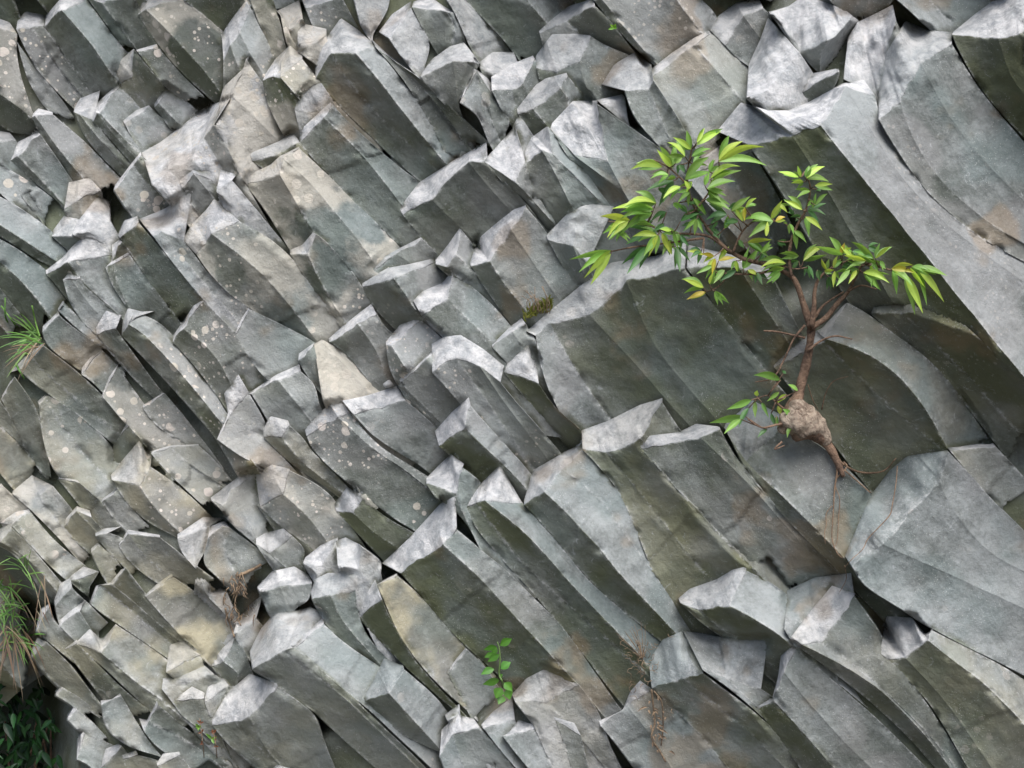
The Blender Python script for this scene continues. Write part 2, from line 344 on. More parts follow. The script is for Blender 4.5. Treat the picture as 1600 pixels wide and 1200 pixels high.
C('10', [(1472,875),(1510,790),(1555,722)], [(1470,897,1580,1080,1700,1200,1800,1290),(1565,737,1750,830,1970,925,2050,1010)], 'M')
C('11', [(213,362),(290,330),(355,253)], [(215,390,340,590,510,820),(330,400,430,620,540,790),(370,262,440,300,580,460,660,590,740,730)], 'DM', li=.9)
C('11', [(895,100),(1020,-60),(1240,-200),(1440,-312)], [(915,142,1030,285,1150,400),(1095,45,1190,140,1275,225,1400,330),(1330,-188,1450,-40,1600,130),(1445,-190,1560,-60,1700,80,1760,160)], 'ddd')
C('11', [(1123,425),(1200,330),(1270,228)], [(1125,452,1180,500),(1190,465,1260,530),(1250,390,1370,510),(1290,240,1360,330,1420,420)], 'DMl')
C('11', [(728,472),(800,402),(1030,283)], [(730,492,800,540),(880,390,980,460),(1045,300,1150,400)], 'MM')
C('11', [(663,572),(820,475),(960,450),(1120,413)], [(665,600,690,660,760,750,850,840),(865,545,940,640,990,740,1040,790),(1130,440,1210,510,1300,600)], 'DL')
C('11', [(450,920),(540,840),(640,760),(720,700)], [(460,940,560,1010,700,1180),(640,830,760,1000,810,1160),(750,760,790,830,870,900)], 'dM')
C('11', [(983,680),(1040,620),(1160,570),(1225,503)], [(1040,780,1110,860,1160,900,1250,980),(1200,670,1300,780,1440,900,1490,970),(1232,512,1360,590,1500,730,1590,830)], 'Ml')
C('11', [(1338,440),(1390,290),(1520,180),(1610,110),(1685,83)], [(1345,465,1430,600,1510,720,1590,830),(1465,440,1540,560,1660,720,1700,760),(1600,240,1720,420,1840,600),(1690,97,1800,220,1900,380,1990,520)], 'DMM')
C('11', [(813,935),(900,830),(1020,788)], [(815,960,830,1100,880,1200),(850,970,940,1120,1000,1200),(1030,800,1150,900,1200,950)], 'Dl', li=.5)
C('11', [(1098,950),(1180,903),(1280,893),(1420,980),(1550,1085)], [(1105,1130,1190,1220,1330,1380,1480,1560),(1250,1040,1400,1240,1560,1480),(1400,1090,1520,1270,1640,1430),(1528,1192,1640,1330,1740,1440)], 'Mdd', li=.4)
C('11', [(885,1180),(1000,1090),(1095,1003)], [(890,1215,1030,1360,1140,1470),(905,1195,1040,1330,1160,1450),(1100,1020,1140,1160,1290,1290,1330,1330)], 'Dd')
C('11', [(362,950),(410,923)], [(365,967,385,1100,420,1300),(420,945,560,1090,690,1210),(428,930,600,1030,760,1150,820,1210)], 'lL', li=1.0, st=.4)
C('11', [(268,1010),(360,945)], [(265,1060,320,1150,360,1200),(365,960,400,1130,410,1200)], 'd')
C('12', [(213,272),(350,130),(480,70),(640,90)], [(223,295,300,440,390,560),(385,340,440,480,470,560),(480,455,520,550,540,600)], 'DD', kc=1.0)
C('12', [(90,870),(240,740),(410,600),(620,440),(900,400),(1090,310)], [(150,900,170,1050,230,1240),(240,825,330,1000,450,1200,600,1400),(495,775,620,930,780,1080,960,1290,1100,1450),(720,560,830,900,1000,1080,1250,1400),(1080,480,1300,760,1500,1000,1700,1250)], 'lddd', ol=1)
C('12', [(-30,1075),(50,1000),(100,953),(150,1040)], [(-50,1125,60,1260,250,1480),(165,1195,260,1340,435,1490)], 'D', kc=1.0, ol=1)
C('12', [(-125,955),(-20,850),(60,788)], [(-125,972,-40,1060),(0,870,60,960),(90,830,130,900)], 'MM')
C('13', [(35,1085),(180,930),(340,850),(480,700)], [(40,1100,230,1330,450,1640,650,1890),(350,935,480,1050,600,1200,880,1440,1110,1620),(352,915,600,985,760,1090,860,1205,1000,1380,1130,1615),(500,702,640,760,740,870,1000,1030,1110,1140,1160,1210,1280,1420,1420,1600)], 'dDl', st=.2, ol=1)
C('13', [(660,720),(1050,650)], [(640,760,740,870,1000,1030,1150,1200,1280,1420,1430,1610,1600,1800),(850,770,1050,950,1300,1200,1560,1500),(1060,680,1200,800,1400,1000,1640,1200,1800,1400)], 'dD', st=.2, ol=1, o=-420, of=-70, cm=1)
# --- cell row 2
C('20', [(15,80),(70,-20)], [(10,100,100,330,200,470,290,590),(90,-40,230,120,265,260,290,450,330,580)], 'd')
C('20', [], [(-40,230,100,345,270,550),(-20,90,60,150,110,330,200,450)], 'd', ol=1)
C('20', [], [(-80,440,0,560,100,680),(-30,240,100,350,200,470,290,590)], 'l', st=1.0)
C('20', [(235,110),(280,68)], [(240,130,262,260,300,480,375,600,500,690,620,760),(285,80,350,220,450,340,560,480,700,600,740,680),(302,74,450,160,560,250,640,320,715,390,740,500)], 'lM', st=.4, li=.4)
C('20', [(370,580),(480,600)], [(370,600,460,700,560,850,620,930,700,1000),(500,620,640,740,770,890)], 'd')
C('20', [(713,380),(790,250)], [(705,390,700,460,720,520),(800,260,875,345)], 'D')
C('20', [(638,70),(680,-40),(740,-130)], [(640,80,760,220,870,345,960,430,1100,560),(740,-110,900,140,1000,270,1100,330,1280,430,1450,600)], 'l', li=.7)
C('20', [(895,132),(1020,55)], [(890,147,960,250,1080,330),(1030,62,1150,200,1290,380,1440,590)], 'M', li=.6)
C('20', [(945,420),(1060,385),(1240,375)], [(945,437,1040,560,1150,640,1240,740,1310,790),(1060,400,1200,520,1400,640),(1240,385,1350,480,1450,600)], 'lM', li=.5)
C('20', [(693,570),(770,470),(870,353),(950,430)], [(700,600,780,740,900,850,1100,960),(870,635,940,750,1050,860,1110,920),(940,520,1060,600,1180,690,1280,790)], 'dl', st=.9, li=.6)
C('20', [(640,718),(740,645)], [(640,737,700,830,780,910),(740,660,850,820,1000,940,1110,1020)], 'M')
C('20', [(745,1000),(800,910),(1000,945)], [(745,1012,800,1120,930,1200,1050,1290),(800,930,900,1090,1050,1180,1250,1290),(1000,960,1110,1040,1220,1140,1330,1210)], 'Md')
C('20', [(1110,940),(1270,830),(1400,840)], [(1112,962,1130,1050,1210,1140),(1200,930,1220,1120),(1310,890,1310,1000,1225,1140)], 'lL', cp=.6)
C('20', [(1310,890),(1400,860)], [(1300,960,1260,1120,1350,1200),(1400,890,1400,1020,1470,1180),(1440,900,1600,1020,1660,1080)], 'lM')
C('20', [(1318,712),(1410,640),(1510,568),(1600,545)], [(1325,727,1390,790),(1400,760,1410,850,1560,970),(1440,660,1600,950),(1600,570,1680,700)], 'Mll', cp=.2)
C('20', [(1370,310),(1425,180),(1400,60),(1490,-60)], [(1360,347,1500,450,1600,500,1640,520),(1450,172,1600,300,1750,440,1830,520),(1560,60,1640,200,1680,300)], 'lM', cp=.2)
C('20', [(0,868),(100,798),(180,783)], [(70,887,190,1000,300,1140,420,1230),(185,792,260,880,330,970,420,1050,550,1150)], 'l', li=.5)
C('20', [(-40,930),(70,865)], [(-40,1000,60,1030,170,1160,230,1240),(0,985,150,1060,230,1160,330,1260),(75,897,190,1010,350,1200)], 'DM')
C('20', [(80,670),(200,570),(300,620)], [(80,692,180,780,290,880,400,1000),(240,700,330,830,390,890,450,960),(330,640,420,750,460,800)], 'lM', li=.8, cp=.4)
C('20', [], [(-60,720,0,860),(30,650,170,770)], 'l', li=1.0)
C('20', [(408,845),(480,763),(560,790)], [(400,892,420,940,560,1060),(480,795,600,920,640,960),(570,830,640,910)], 'dd', st=.7)
C('20', [(595,930),(650,903),(760,890)], [(600,952,680,1060,740,1110),(680,932,780,970,800,1010)], 'M', st=.6)
C('20', [(570,1030),(610,993)], [(572,1052,600,1120,640,1200),(620,1002,740,1110,760,1150)], 'l')
C('21', [(-50,60),(130,-60),(270,-122)], [(-30,60,30,150,80,240),(140,-20,230,90),(280,-80,370,0,390,110)], 'dM')
C('21', [(45,285),(90,200),(200,228)], [(50,332,170,460,260,540,390,600,510,710),(160,332,250,460,400,580,540,680),(210,262,320,330,330,420,490,560,570,640)], 'DM', st=.4)
C('21', [(305,290),(370,200),(460,130),(540,118)], [(320,322,330,400,440,530,520,570,700,690,860,850,990,920),(520,212,640,330,740,430,900,500,1040,610,1150,730),(595,182,660,300,800,420,960,490,1080,570,1160,640)], 'ML', li=.5)
C('21', [(540,105),(700,70),(880,13)], [(610,197,700,300,830,390,1010,500),(935,103,1050,210,1145,275,1230,400)], 'M')
C('21', [(1118,295),(1220,180),(1330,83)], [(1145,387,1240,470,1390,600,1440,650),(1310,280,1400,370,1540,490,1600,560),(1340,132,1440,250,1560,370,1640,470)], 'Dl', ol=1)
C('21', [(1065,590),(1140,510),(1220,438),(1300,498)], [(1065,622,1130,720,1200,760),(1250,690,1270,760),(1290,522,1390,600,1420,640)], 'dM')
C('21', [(490,750),(570,643),(650,688)], [(500,792,600,900,700,1010,790,1100),(610,812,730,930,860,1010),(665,712,800,830,990,930)], 'Dd', ol=1)
C('21', [(0,600),(0,560),(100,503),(210,530)], [(30,770,130,880,260,960,330,1020),(170,690,300,800,420,960),(215,542,370,620,490,710,600,900)], 'dM', li=.8, kc=.8)
C('21', [(0,965),(60,930),(170,903)], [(0,1002,50,1080),(80,1060,180,1140),(230,952,310,1030,300,1090)], 'lM')
C('21', [(308,1085),(400,1010),(510,958)], [(300,1122,340,1200),(420,1140,500,1220),(510,982,540,1080,600,1150)], 'lM', cp=.8)
C('21', [(500,980),(560,958),(640,1000)], [(510,1132,540,1220),(640,1160,700,1230),(660,1022,790,1110,780,1180)], 'lM', cp=.8)
C('21', [(790,1120),(960,960),(1150,750),(1250,698)], [(900,1180,1000,1280,1150,1460,1220,1580,1400,1710,1560,1860),(1170,1012,1350,1150,1470,1290,1600,1450,1800,1650,2000,1870),(1250,905,1450,1080,1620,1220,1900,1470,2000,1660,2240,1980)], 'DM', ol=1)
C('21', [(1325,742),(1410,620),(1525,503),(1660,735)], [(1325,767,1350,920,1500,1090,1680,1250,1900,1460,2020,1660,2240,1960),(1380,742,1600,1100,1850,1300,2050,1420,2360,1750),(1430,737,1600,850,1780,970,1900,1190,1970,1280,2160,1460,2370,1650),(1660,752,1840,900,1930,1010,2040,1200,2100,1280,2300,1420,2540,1600)], 'dDl', ol=1)
C('22', [(75,730),(130,540),(320,430),(440,370)], [(70,757,200,880,290,960,350,1060,440,1200,520,1290,700,1420,940,1610),(205,687,330,780,450,910,560,1020,620,1150,760,1300,1040,1560),(310,542,420,600,540,690,640,770,680,950,780,1050,870,1200,1000,1330,1060,1440),(440,412,600,530,740,650,760,750,790,960,860,1150)], 'Dlm', ol=1)
C('22', [(435,290),(600,230),(800,130),(940,88)], [(440,412,600,560,700,700,780,960,830,1090,900,1200),(600,432,760,640,950,860,1110,1070),(810,347,880,490,1010,630,1160,770,1280,920,1400,1060,1480,1120),(935,110,1010,230,1080,330)], 'dDM', ol=1, st=.2)
C('22', [(803,385),(860,323),(1050,300),(1150,248),(1290,268)], [(808,412,870,480,1010,630,1160,770,1280,920,1400,1060,1480,1130,1570,1170),(1180,337,1300,440,1440,580,1600,760,1780,960),(1300,282,1360,400,1440,540,1600,690,1780,880,1940,1080)], 'dd', li=.3, tn=-.06)
C('23', [(-265,250),(-100,100),(100,200)], [(-268,272,-160,540,0,700,200,920,340,1080),(-160,520,0,590,150,760,330,960,480,1085),(100,250,370,400,490,530,640,700,800,860)], 'DM', cm=1, tn=-.10)
C('23', [(480,1075),(640,700),(760,540),(870,450),(1120,413)], [(530,1132,560,1300,850,1400,920,1480,1200,1620,1480,1740,1640,1860),(720,1000,1000,1130,1300,1260,1640,1420),(1075,600,1090,700,1250,900,1400,1080,1640,1190),(1132,427,1270,560,1400,740,1540,850,1640,960)], 'lll', kc=.9, cm=1)
C('23', [], [(1142,425,1400,740,1640,970),(1420,392,1640,620)], 'M', st=.2, of=-60)
# --- cell row 3
C('30', [(340,150),(375,50),(440,10)], [(340,182,365,310,400,330),(450,72,470,100,540,160)], 'M', cp=.2)
C('30', [(365,282),(450,210),(540,148)], [(370,312,470,410),(500,222,560,320)], 'M')
C('30', [(430,10),(520,-60)], [(430,32,530,115),(620,-20,560,70)], 'd')
C('30', [(235,300),(260,210),(310,178)], [(230,347,330,440,440,525),(300,192,340,290,470,400)], 'M')
C('30', [(410,450),(480,398)], [(410,467,480,560,560,660,640,780,760,900),(490,425,600,540,700,640,800,740,960,860)], 'd')
C('30', [(480,410),(560,330),(640,400),(725,298)], [(480,432,640,560,800,720,950,860,1080,1000),(635,482,770,600,900,700,1000,770),(730,307,860,390,960,460,1045,520,1120,580)], 'dl', st=.7)
C('30', [(560,170),(600,60),(690,40)], [(570,182,650,250,740,300,880,400,1045,515),(620,60,760,160,900,290,1080,430),(700,52,850,170,980,290,1100,390)], 'ld', st=.4)
C('30', [(690,40),(760,-40)], [(700,72,850,190,1000,310,1150,430,1300,560),(780,-50,920,130,1050,270,1160,400,1330,550)], 'd')
C('30', [(908,120),(980,50),(1070,-12)], [(915,137,1040,280,1160,410,1320,560,1340,600),(1080,2,1200,90,1300,170,1400,240,1450,330)], 'l', st=1.0)
C('30', [(1040,560),(1060,430),(1150,400)], [(1035,602,1080,640,1150,700),(1250,492,1270,560,1300,620)], 'l', st=.6)
C('30', [(1020,640),(1100,640),(1280,560)], [(1010,702,1070,780),(1170,680,1250,760),(1340,612,1400,640)], 'lM', cp=.3)
C('30', [(1280,760),(1300,690),(1400,640)], [(1280,792,1310,880),(1430,682,1400,740)], 'l', cp=.3)
C('30', [(1090,770),(1200,690),(1280,730)], [(1085,782,1120,860,1240,950),(1280,772,1320,880)], 'M')
C('30', [(1325,540),(1390,450),(1465,383)], [(1325,567,1390,640,1450,700),(1400,540,1500,610,1480,680),(1475,392,1540,480,1570,580)], 'DM')
C('30', [(630,780),(700,770),(750,733)], [(635,802,635,930,700,1000,830,1070,1000,1130),(755,744,870,930,940,1060,1010,1120)], 'l', st=.3)
C('30', [(870,890),(920,900),(980,780)], [(905,972,950,1060,1050,1110,1160,1220),(930,922,1100,980,1300,1130,1400,1200),(985,800,1100,900,1300,1060,1500,1230)], 'lM', st=.2)
C('30', [(200,470),(240,390)], [(200,502,280,610,350,680,430,750,640,900),(290,412,440,530,520,690,640,800)], 'd')
C('30', [(350,730),(380,690)], [(350,747,440,800,500,860),(400,702,520,770,640,880)], 'M')
C('30', [(425,880),(465,813)], [(425,902,500,980,640,1050),(480,832,560,890,650,990)], 'l')
C('30', [(490,1010),(520,975)], [(485,1150,560,1180,620,1260),(530,982,700,1050,760,1080)], 'l')
C('30', [(640,1150),(660,1080),(740,1048)], [(630,1202,700,1300),(760,1062,840,1160,860,1200)], 'M')
C('30', [(760,1120),(850,1090)], [(770,1142,800,1260),(860,1117,1000,1150,1040,1200)], 'd')
C('30', [(980,1170),(1020,1110),(1120,1098)], [(985,1192,1040,1260),(1130,1122,1200,1210)], 'l')
C('30', [(1480,290),(1560,180),(1640,120)], [(1455,372,1500,440),(1600,262,1660,330)], 'l', cp=.4)
C('30', [(1310,120),(1380,70)], [(1310,142,1380,210),(1420,102,1460,200)], 'l', cp=.4)
C('31', [(10,70),(100,-30),(240,-60),(340,0)], [(20,102,70,220),(150,72,200,200),(350,42,340,150,250,200)], 'MM')
C('31', [(-40,470),(30,330),(120,230),(230,220),(370,190),(420,260)], [(-20,582,100,660,230,760,360,850),(180,467,310,560,500,720,590,790),(260,432,330,510,480,650,600,750)], 'dD')
C('31', [(-275,890),(-170,720),(-40,610),(130,672)], [(-275,932,-180,1060,0,1190,80,1260),(-130,912,-20,1030,150,1190),(-40,885,60,1080,170,1200),(140,692,370,850,410,990,420,1010)], 'dDd')
C('31', [(230,440),(330,340),(420,258)], [(240,452,310,510,470,640,590,760,700,830),(430,302,520,400,640,480,750,545,900,650)], 'l', li=.5)
C('31', [(670,760),(740,640),(800,513),(920,560)], [(680,787,780,880,930,1010,1150,1100),(830,730,930,850,1080,1000,1140,1080),(925,587,1050,690,1150,780,1220,880)], 'Dl', cm=1)
C('31', [(343,100),(370,20),(450,-20),(620,-10)], [(350,137,410,270,480,360,590,450),(470,122,500,250,640,380,760,540),(620,92,650,250,700,400,850,540)], 'dM', li=.5)
C('31', [(645,225),(690,110),(745,23)], [(640,262,780,420,930,560,1100,720,1290,880),(790,152,860,320,940,440,1040,590,1300,860)], 'D', ol=1)
C('31', [(760,50),(880,-15)], [(760,62,830,200,860,320,930,430,1040,590,1180,700,1300,830),(880,2,1000,80,1090,170,1150,260,1220,380,1310,450,1420,540,1500,620)], 'l', st=.8)
C('31', [(1190,605),(1250,520),(1310,448)], [(1205,622,1300,800,1350,900),(1320,462,1430,560,1520,700)], 'M')
C('32', [(858,570),(880,490),(940,398),(1060,345),(1150,480)], [(870,697,1010,820,1120,940,1200,1020,1350,1200),(1080,640,1200,760,1350,870,1530,1000,1700,1200),(1190,602,1330,720,1480,810,1600,930)], 'dD', kc=.9, ol=1, cm=1)
C('32', [(1070,345),(1200,360),(1340,388),(1600,400)], [(1195,590,1330,680,1480,800,1600,920),(1340,640,1480,770,1530,815),(1560,710,1640,760,1700,830)], 'lM', kc=.8, cm=1)
C('32', [(1040,140),(1110,80),(1280,20),(1380,-40),(1470,-62)], [(1050,167,1180,290,1320,385),(1175,217,1290,320,1420,395),(1365,187,1500,260,1640,345),(1470,-28,1600,40,1730,110,1740,160)], 'dDL', ol=1)
C('33', [(60,640),(80,500),(150,438)], [(30,772,150,900,290,1070,420,1200,520,1320),(100,600,300,850,500,1060,700,1250),(180,452,420,680,700,900,950,1150,1050,1280)], 'MM')
C('33', [(130,400),(280,200),(400,60),(545,108)], [(190,442,480,660,780,900,980,1110,1080,1250),(215,432,450,540,640,660,770,770,990,1000,1150,1210),(340,420,560,560,800,790,1000,980,1190,1210),(545,132,700,300,750,520,960,740,1060,860,1240,1200)], 'DlM', st=.2)
C('33', [(700,480),(740,250),(900,262),(985,365),(1040,330)], [(745,522,960,740,1050,850,1250,1200),(860,517,1100,760,1400,1200),(1000,402,1200,580,1340,650,1540,850,1640,980),(1020,340,1200,440,1340,500,1480,560,1640,680)], 'ddL', ol=1, st=.3)
C('33', [(-80,825),(30,758)], [(-60,842,60,1010,200,1200),(35,782,200,950,420,1210)], 'D', ol=1)
C('32', [(0,740),(90,640),(200,583),(400,668)], [(20,782,60,850,150,950,250,1210),(210,790,330,900,450,1040),(420,682,550,830,560,940,620,1060)], 'lM', cp=.3, st=.2)
C('32', [(-20,980),(40,900),(140,930)], [(-60,1002,100,1200),(150,962,260,1210)], 'l')
C('32', [(260,880),(390,918)], [(270,902,330,1050,380,1250),(430,1002,480,1200)], 'd')
C('32', [(545,905),(690,840),(740,720),(800,653)], [(550,932,650,1050,770,1210),(720,812,850,960,1000,1210),(880,712,1020,820,1120,940,1300,1080)], 'MM')
C('32', [(-420,870),(-330,800)], [(-400,905,-260,1040,-150,1200),(-320,870,-200,960,-60,1200)], 'l', cp=.3)
C('31', [(1160,960),(1260,870),(1360,890)], [(1150,1130,1200,1260),(1230,1000,1300,1200),(1400,950,1500,1060,1620,1210)], 'lM')
C('31', [(1410,930),(1480,850),(1600,760)], [(1420,950,1560,1130,1640,1220),(1620,900,1700,1100)], 'l')
# fillers in the deep notches
C('33', [(120,90),(290,10),(520,-20)], [(100,330,160,430),(280,262,270,440),(540,112,430,380)], 'lM', cm=1)
C('10', [(430,-60),(560,-90)], [(405,115,440,220),(490,60,530,190),(630,-10,650,70)], 'Ml', li=.8)
C('01', [(1390,395),(1480,325),(1610,325)], [(1400,430,1450,560),(1500,472,1540,600),(1640,410,1660,520)], 'Ml', cp=.6)
AX = np.array((0.62, 0.785))            # lengthwise direction of the columns in the frame, downwards
PX = np.array((0.785, -0.62))           # across them, up to the right
SLOPE = dict(D=1.15, d=0.62, M=0.05, m=-0.18, l=-0.52, L=-1.05)
REC = 0.20                              # the columns lean: they recede as they go down
CELL = 2.5
ZX0, ZY0, ZW, ZH = -420, -420, 984, 840
def mean_face(x, y): return (x - 800) * 0.18
_zx = ZX0 + (np.arange(ZW) + 0.5) * CELL; _zy = ZY0 + (np.arange(ZH) + 0.5) * CELL
ZB = mean_face(_zx[None, :], _zy[:, None]) - 230.0 + 0 * _zy[:, None]
OWN = -np.ones((ZH, ZW), int)
TRC = np.zeros((ZH, ZW), bool)                 # faces really seen, as against parts that run on under other columns
def zidx(P):
    ix = np.clip(((P[..., 0] - ZX0) / CELL).astype(int), 0, ZW - 1)
    iy = np.clip(((P[..., 1] - ZY0) / CELL).astype(int), 0, ZH - 1)
    return iy, ix
def zat(x, y):
    iy, ix = zidx(np.array([x, y], float)); return ZB[iy, ix]

def resample(pts, u):
    pts = np.asarray(pts, float)
    seg = np.linalg.norm(np.diff(pts, axis=0), axis=1); L = np.concatenate([[0], np.cumsum(seg)])
    t = u * L[-1]
    return np.stack([np.interp(t, L, pts[:, 0]), np.interp(t, L, pts[:, 1])], -1)

def smooth_poly(pts, n=5):
    """rounds the corners of a lengthwise edge"""
    pts = np.asarray(pts, float)
    if len(pts) < 3: return pts
    L = np.concatenate([[0], np.cumsum(np.linalg.norm(np.diff(pts, axis=0), axis=1))]); L /= L[-1]
    if len(pts) > 3:
        fit = np.stack([np.polyval(np.polyfit(L, pts[:, k], 2), L) for k in (0, 1)], 1)
        w = np.full((len(pts), 1), 0.72); w[0] = 0.25
        pts = pts * (1 - w) + fit * w
    for _ in range(2):
        a, b = pts[:-1], pts[1:]
        q = np.empty((2 * len(a), 2)); q[0::2] = a * .75 + b * .25; q[1::2] = a * .25 + b * .75
        pts = np.vstack([pts[:1], q[1:-1] if len(q) > 2 else q, pts[-1:]])
    return pts

def dense(n_px, step=3.9, lead=1.6):
    n = max(2, int(round(n_px / step)))
    u = np.linspace(0, 1, n + 1)
    e = min(0.3 / n, lead / max(n_px, 1.0))
    return np.unique(np.concatenate([u, [e, 1 - e]]))

def upsample(P, n):
    R, Q = P.shape[:2]
    ui = np.linspace(0, R - 1, (R - 1) * n + 1); vi = np.linspace(0, Q - 1, (Q - 1) * n + 1)
    i0 = np.minimum(ui.astype(int), R - 2); j0 = np.minimum(vi.astype(int), Q - 2)
    a = (ui - i0)[:, None, None]; b = (vi - j0)[None, :, None]
    A = P[i0][:, j0]; B = P[i0 + 1][:, j0]; Cc = P[i0][:, j0 + 1]; D = P[i0 + 1][:, j0 + 1]
    return A * (1 - a) * (1 - b) + B * a * (1 - b) + Cc * (1 - a) * b + D * a * b

def build_column(c, idx):
    EXT = 190.0
    edges = [smooth_poly(e) for e in c['edges']]
    ne = len(edges)
    lens = [np.linalg.norm(np.diff(e, axis=0), axis=1).sum() for e in edges]
    full = []
    for e in edges:
        d = e[-1] - e[-2]; d = d / np.linalg.norm(d); d = d * 0.6 + AX * 0.4; d /= np.linalg.norm(d)
        full.append(np.vstack([e, e[-1] + d * EXT]))
    Lm = max(lens) + EXT
    u = np.unique(np.concatenate([np.linspace(0, 1, max(6, int(Lm / 3.9)) + 1), [1.5 / Lm]]))
    E = np.stack([resample(f, u) for f in full], 1)                       # rows, edges, 2
    trac = np.stack([u * (l + EXT) <= l for l in lens], 1)
    over = np.stack([np.maximum(u * (l + EXT) - l, 0) for l in lens], 1)
    # depth of the edges
    H = np.zeros(E.shape[:2])
    for k in range(1, ne):
        ds = (E[:, k] - E[:, k - 1]) @ PX
        H[:, k] = H[:, k - 1] + SLOPE[c['faces'][k - 1]] * np.maximum(ds, 0)
    span = H.max(1) - H.min(1)
    H *= (np.minimum(1.0, np.minimum(span, 90 + 0.5 * np.maximum(span - 90, 0)) / np.maximum(span, 1)))[:, None]
    H -= H[0].mean()
    T = E @ AX
    t0 = T[0].mean()
    D = H - REC * (T - t0) - 0.30 * over
    # faces
    XY, DD, W, FB, VV, TR, CH = [], [], [], [], [], [], []
    for k in range(ne - 1):
        wid = np.linalg.norm(E[:, k + 1] - E[:, k], axis=1)
        v = dense(np.percentile(wid, 80))
        if k > 0: v = v[1:]
        xy = E[:, k][:, None] * (1 - v)[None, :, None] + E[:, k + 1][:, None] * v[None, :, None]
        dd = D[:, k][:, None] * (1 - v) + D[:, k + 1][:, None] * v
        hollow = np.minimum(wid * 0.085, 11.0)[:, None] * np.sin(np.pi * v)[None, :] ** 0.8
        XY.append(xy); DD.append(dd - hollow)
        px = np.minimum(v, 1 - v)[None, :] * wid[:, None]
        sl = [SLOPE[f] for f in c['faces']]
        lw = 1.0 if k == 0 else min(1.0, abs(sl[k] - sl[k - 1]) / 0.7); rw = 1.0 if k == ne - 2 else min(1.0, abs(sl[k + 1] - sl[k]) / 0.7)
        side = np.where(v < .5, lw, rw)[None, :]
        CH.append(np.exp(-(px / 7.0) ** 2) * side)
        W.append(np.exp(-(px / 2.6) ** 2) * side); FB.append(np.full(px.shape, k)); VV.append(np.broadcast_to(v + k, px.shape))
        TR.append(np.broadcast_to((trac[:, k] & trac[:, k + 1])[:, None], px.shape))
    XY = np.concatenate(XY, 1); DD = np.concatenate(DD, 1); W = np.concatenate(W, 1); CH = np.concatenate(CH, 1)
    FB = np.concatenate(FB, 1); VV = np.concatenate(VV, 1); TR = np.concatenate(TR, 1)
    R, Q = DD.shape
    # ragged broken rim
    jag = fbm(np.stack([XY[0, :, 0] / 17, XY[0, :, 1] / 17, np.full(Q, idx * 3.7)], -1), 3, 3) * 4.5
    fade = np.exp(-np.arange(R) / 6.0)
    XY = XY + fade[:, None, None] * jag[None, :, None] * AX
    # wavy edges
    wv = fbm(np.stack([XY[..., 0] / 70, XY[..., 1] / 70, np.full(XY.shape[:2], idx * 1.3)], -1), 9, 3)
    XY = XY + (wv * 1.3)[..., None] * PX
    # base depth
    ins = TR & (XY[..., 0] > -60) & (XY[..., 0] < 1660) & (XY[..., 1] > -60) & (XY[..., 1] < 1260)
    if ins.sum() < 5: ins = TR | True
    iy, ix = zidx(XY[ins]); need = np.percentile(ZB[iy, ix] - DD[ins], 55)
    back = c['back']
    rim = XY[0]
    want = mean_face(rim[:, 0].mean(), rim[:, 1].mean()) + c.get('of', 0) - DD[0].mean()
    if back:
        bu = np.linspace(0, 1, Q)
        seg = np.linalg.norm(np.diff(rim, axis=0), axis=1); bu = np.concatenate([[0], np.cumsum(seg)]) / max(seg.sum(), 1e-6)
        B = resample(back, bu)
    else:
        B = rim - AX * 7.0
    cl = np.linalg.norm(B - rim, axis=1)
    zb = ZB[zidx(B)]
    cm = max(cl.mean(), 6.0)
    bmean = np.median(zb)
    kmax = c.get('kc', 2.6)
    base = max(need, min(want, bmean - DD[0].mean() + kmax * cm), bmean - DD[0].mean() + (0.4 * cm if 'o' not in c else -60))
    base = min(base, max(need, want + 160))
    DD = DD + base
    zback = np.clip(zb - 1.0, DD[0] - 3.2 * np.maximum(cl, 5), DD[0] - 0.25 * cl)
    # smooth the back line
    for _ in range(6): zback[1:-1] = (zback[:-2] + 2 * zback[1:-1] + zback[2:]) / 4
    # relief of the faces
    pn = np.stack([XY[..., 0], XY[..., 1], DD * 0.6], -1)
    DD = DD + fbm(pn / 95.0, 21, 3) * 7.0 + fbm(pn / 40.0, 27, 2) * 2.6 + fbm(pn / 18.0, 33, 3) * 1.9
    # chips along the corners and broken rim
    rimc = np.exp(-(np.arange(R) * (Lm / R) / 9.0) ** 2)[:, None]
    chip = np.clip(fbm(np.stack([XY[..., 0] / 26, XY[..., 1] / 26, np.full(XY.shape[:2], idx * .9)], -1), 51, 3) - 0.12, 0, .5)
    DD = DD - np.maximum(CH, rimc * .7) * chip * 22.0
    # cross joints: the face steps at a fracture
    rj = random.Random(idx * 7 + 1); crackm = np.zeros(XY.shape[:2])
    if max(lens) > 110:
        for _ in range(rj.choice((0, 1, 1, 2))):
            tj = rj.uniform(45, max(lens) * .95); tilt = rj.uniform(-.35, .35)
            tt = (XY @ AX) - (XY[0] @ AX).mean() + tilt * (XY @ PX - (XY[0] @ PX).mean()) + fbm(XY[..., [0, 1, 1]] / 30.0, idx, 2) * 7
            part = 1.0 if rj.random() < .5 else (FB == rj.randrange(ne - 1)).astype(float)
            DD = DD + part * np.where(tt > tj, rj.choice((-1, -1, 1)) * rj.uniform(1.5, 5.0), 0.0)
            g_ = np.exp(-((tt - tj) / 2.2) ** 2) * part
            DD = DD - g_ * 0.8; crackm = np.maximum(crackm, g_ * .25)
    # cap rows, from the back line to the rim
    n = max(2, int(cm / 3.9))
    w = np.linspace(0, 1, n + 1)[:-1]
    w = np.unique(np.concatenate([w, [1 - 1.4 / max(cm, 5)]]))
    w = w[w < 0.999]
    CX = B[None] * (1 - w)[:, None, None] + rim[None] * w[:, None, None]
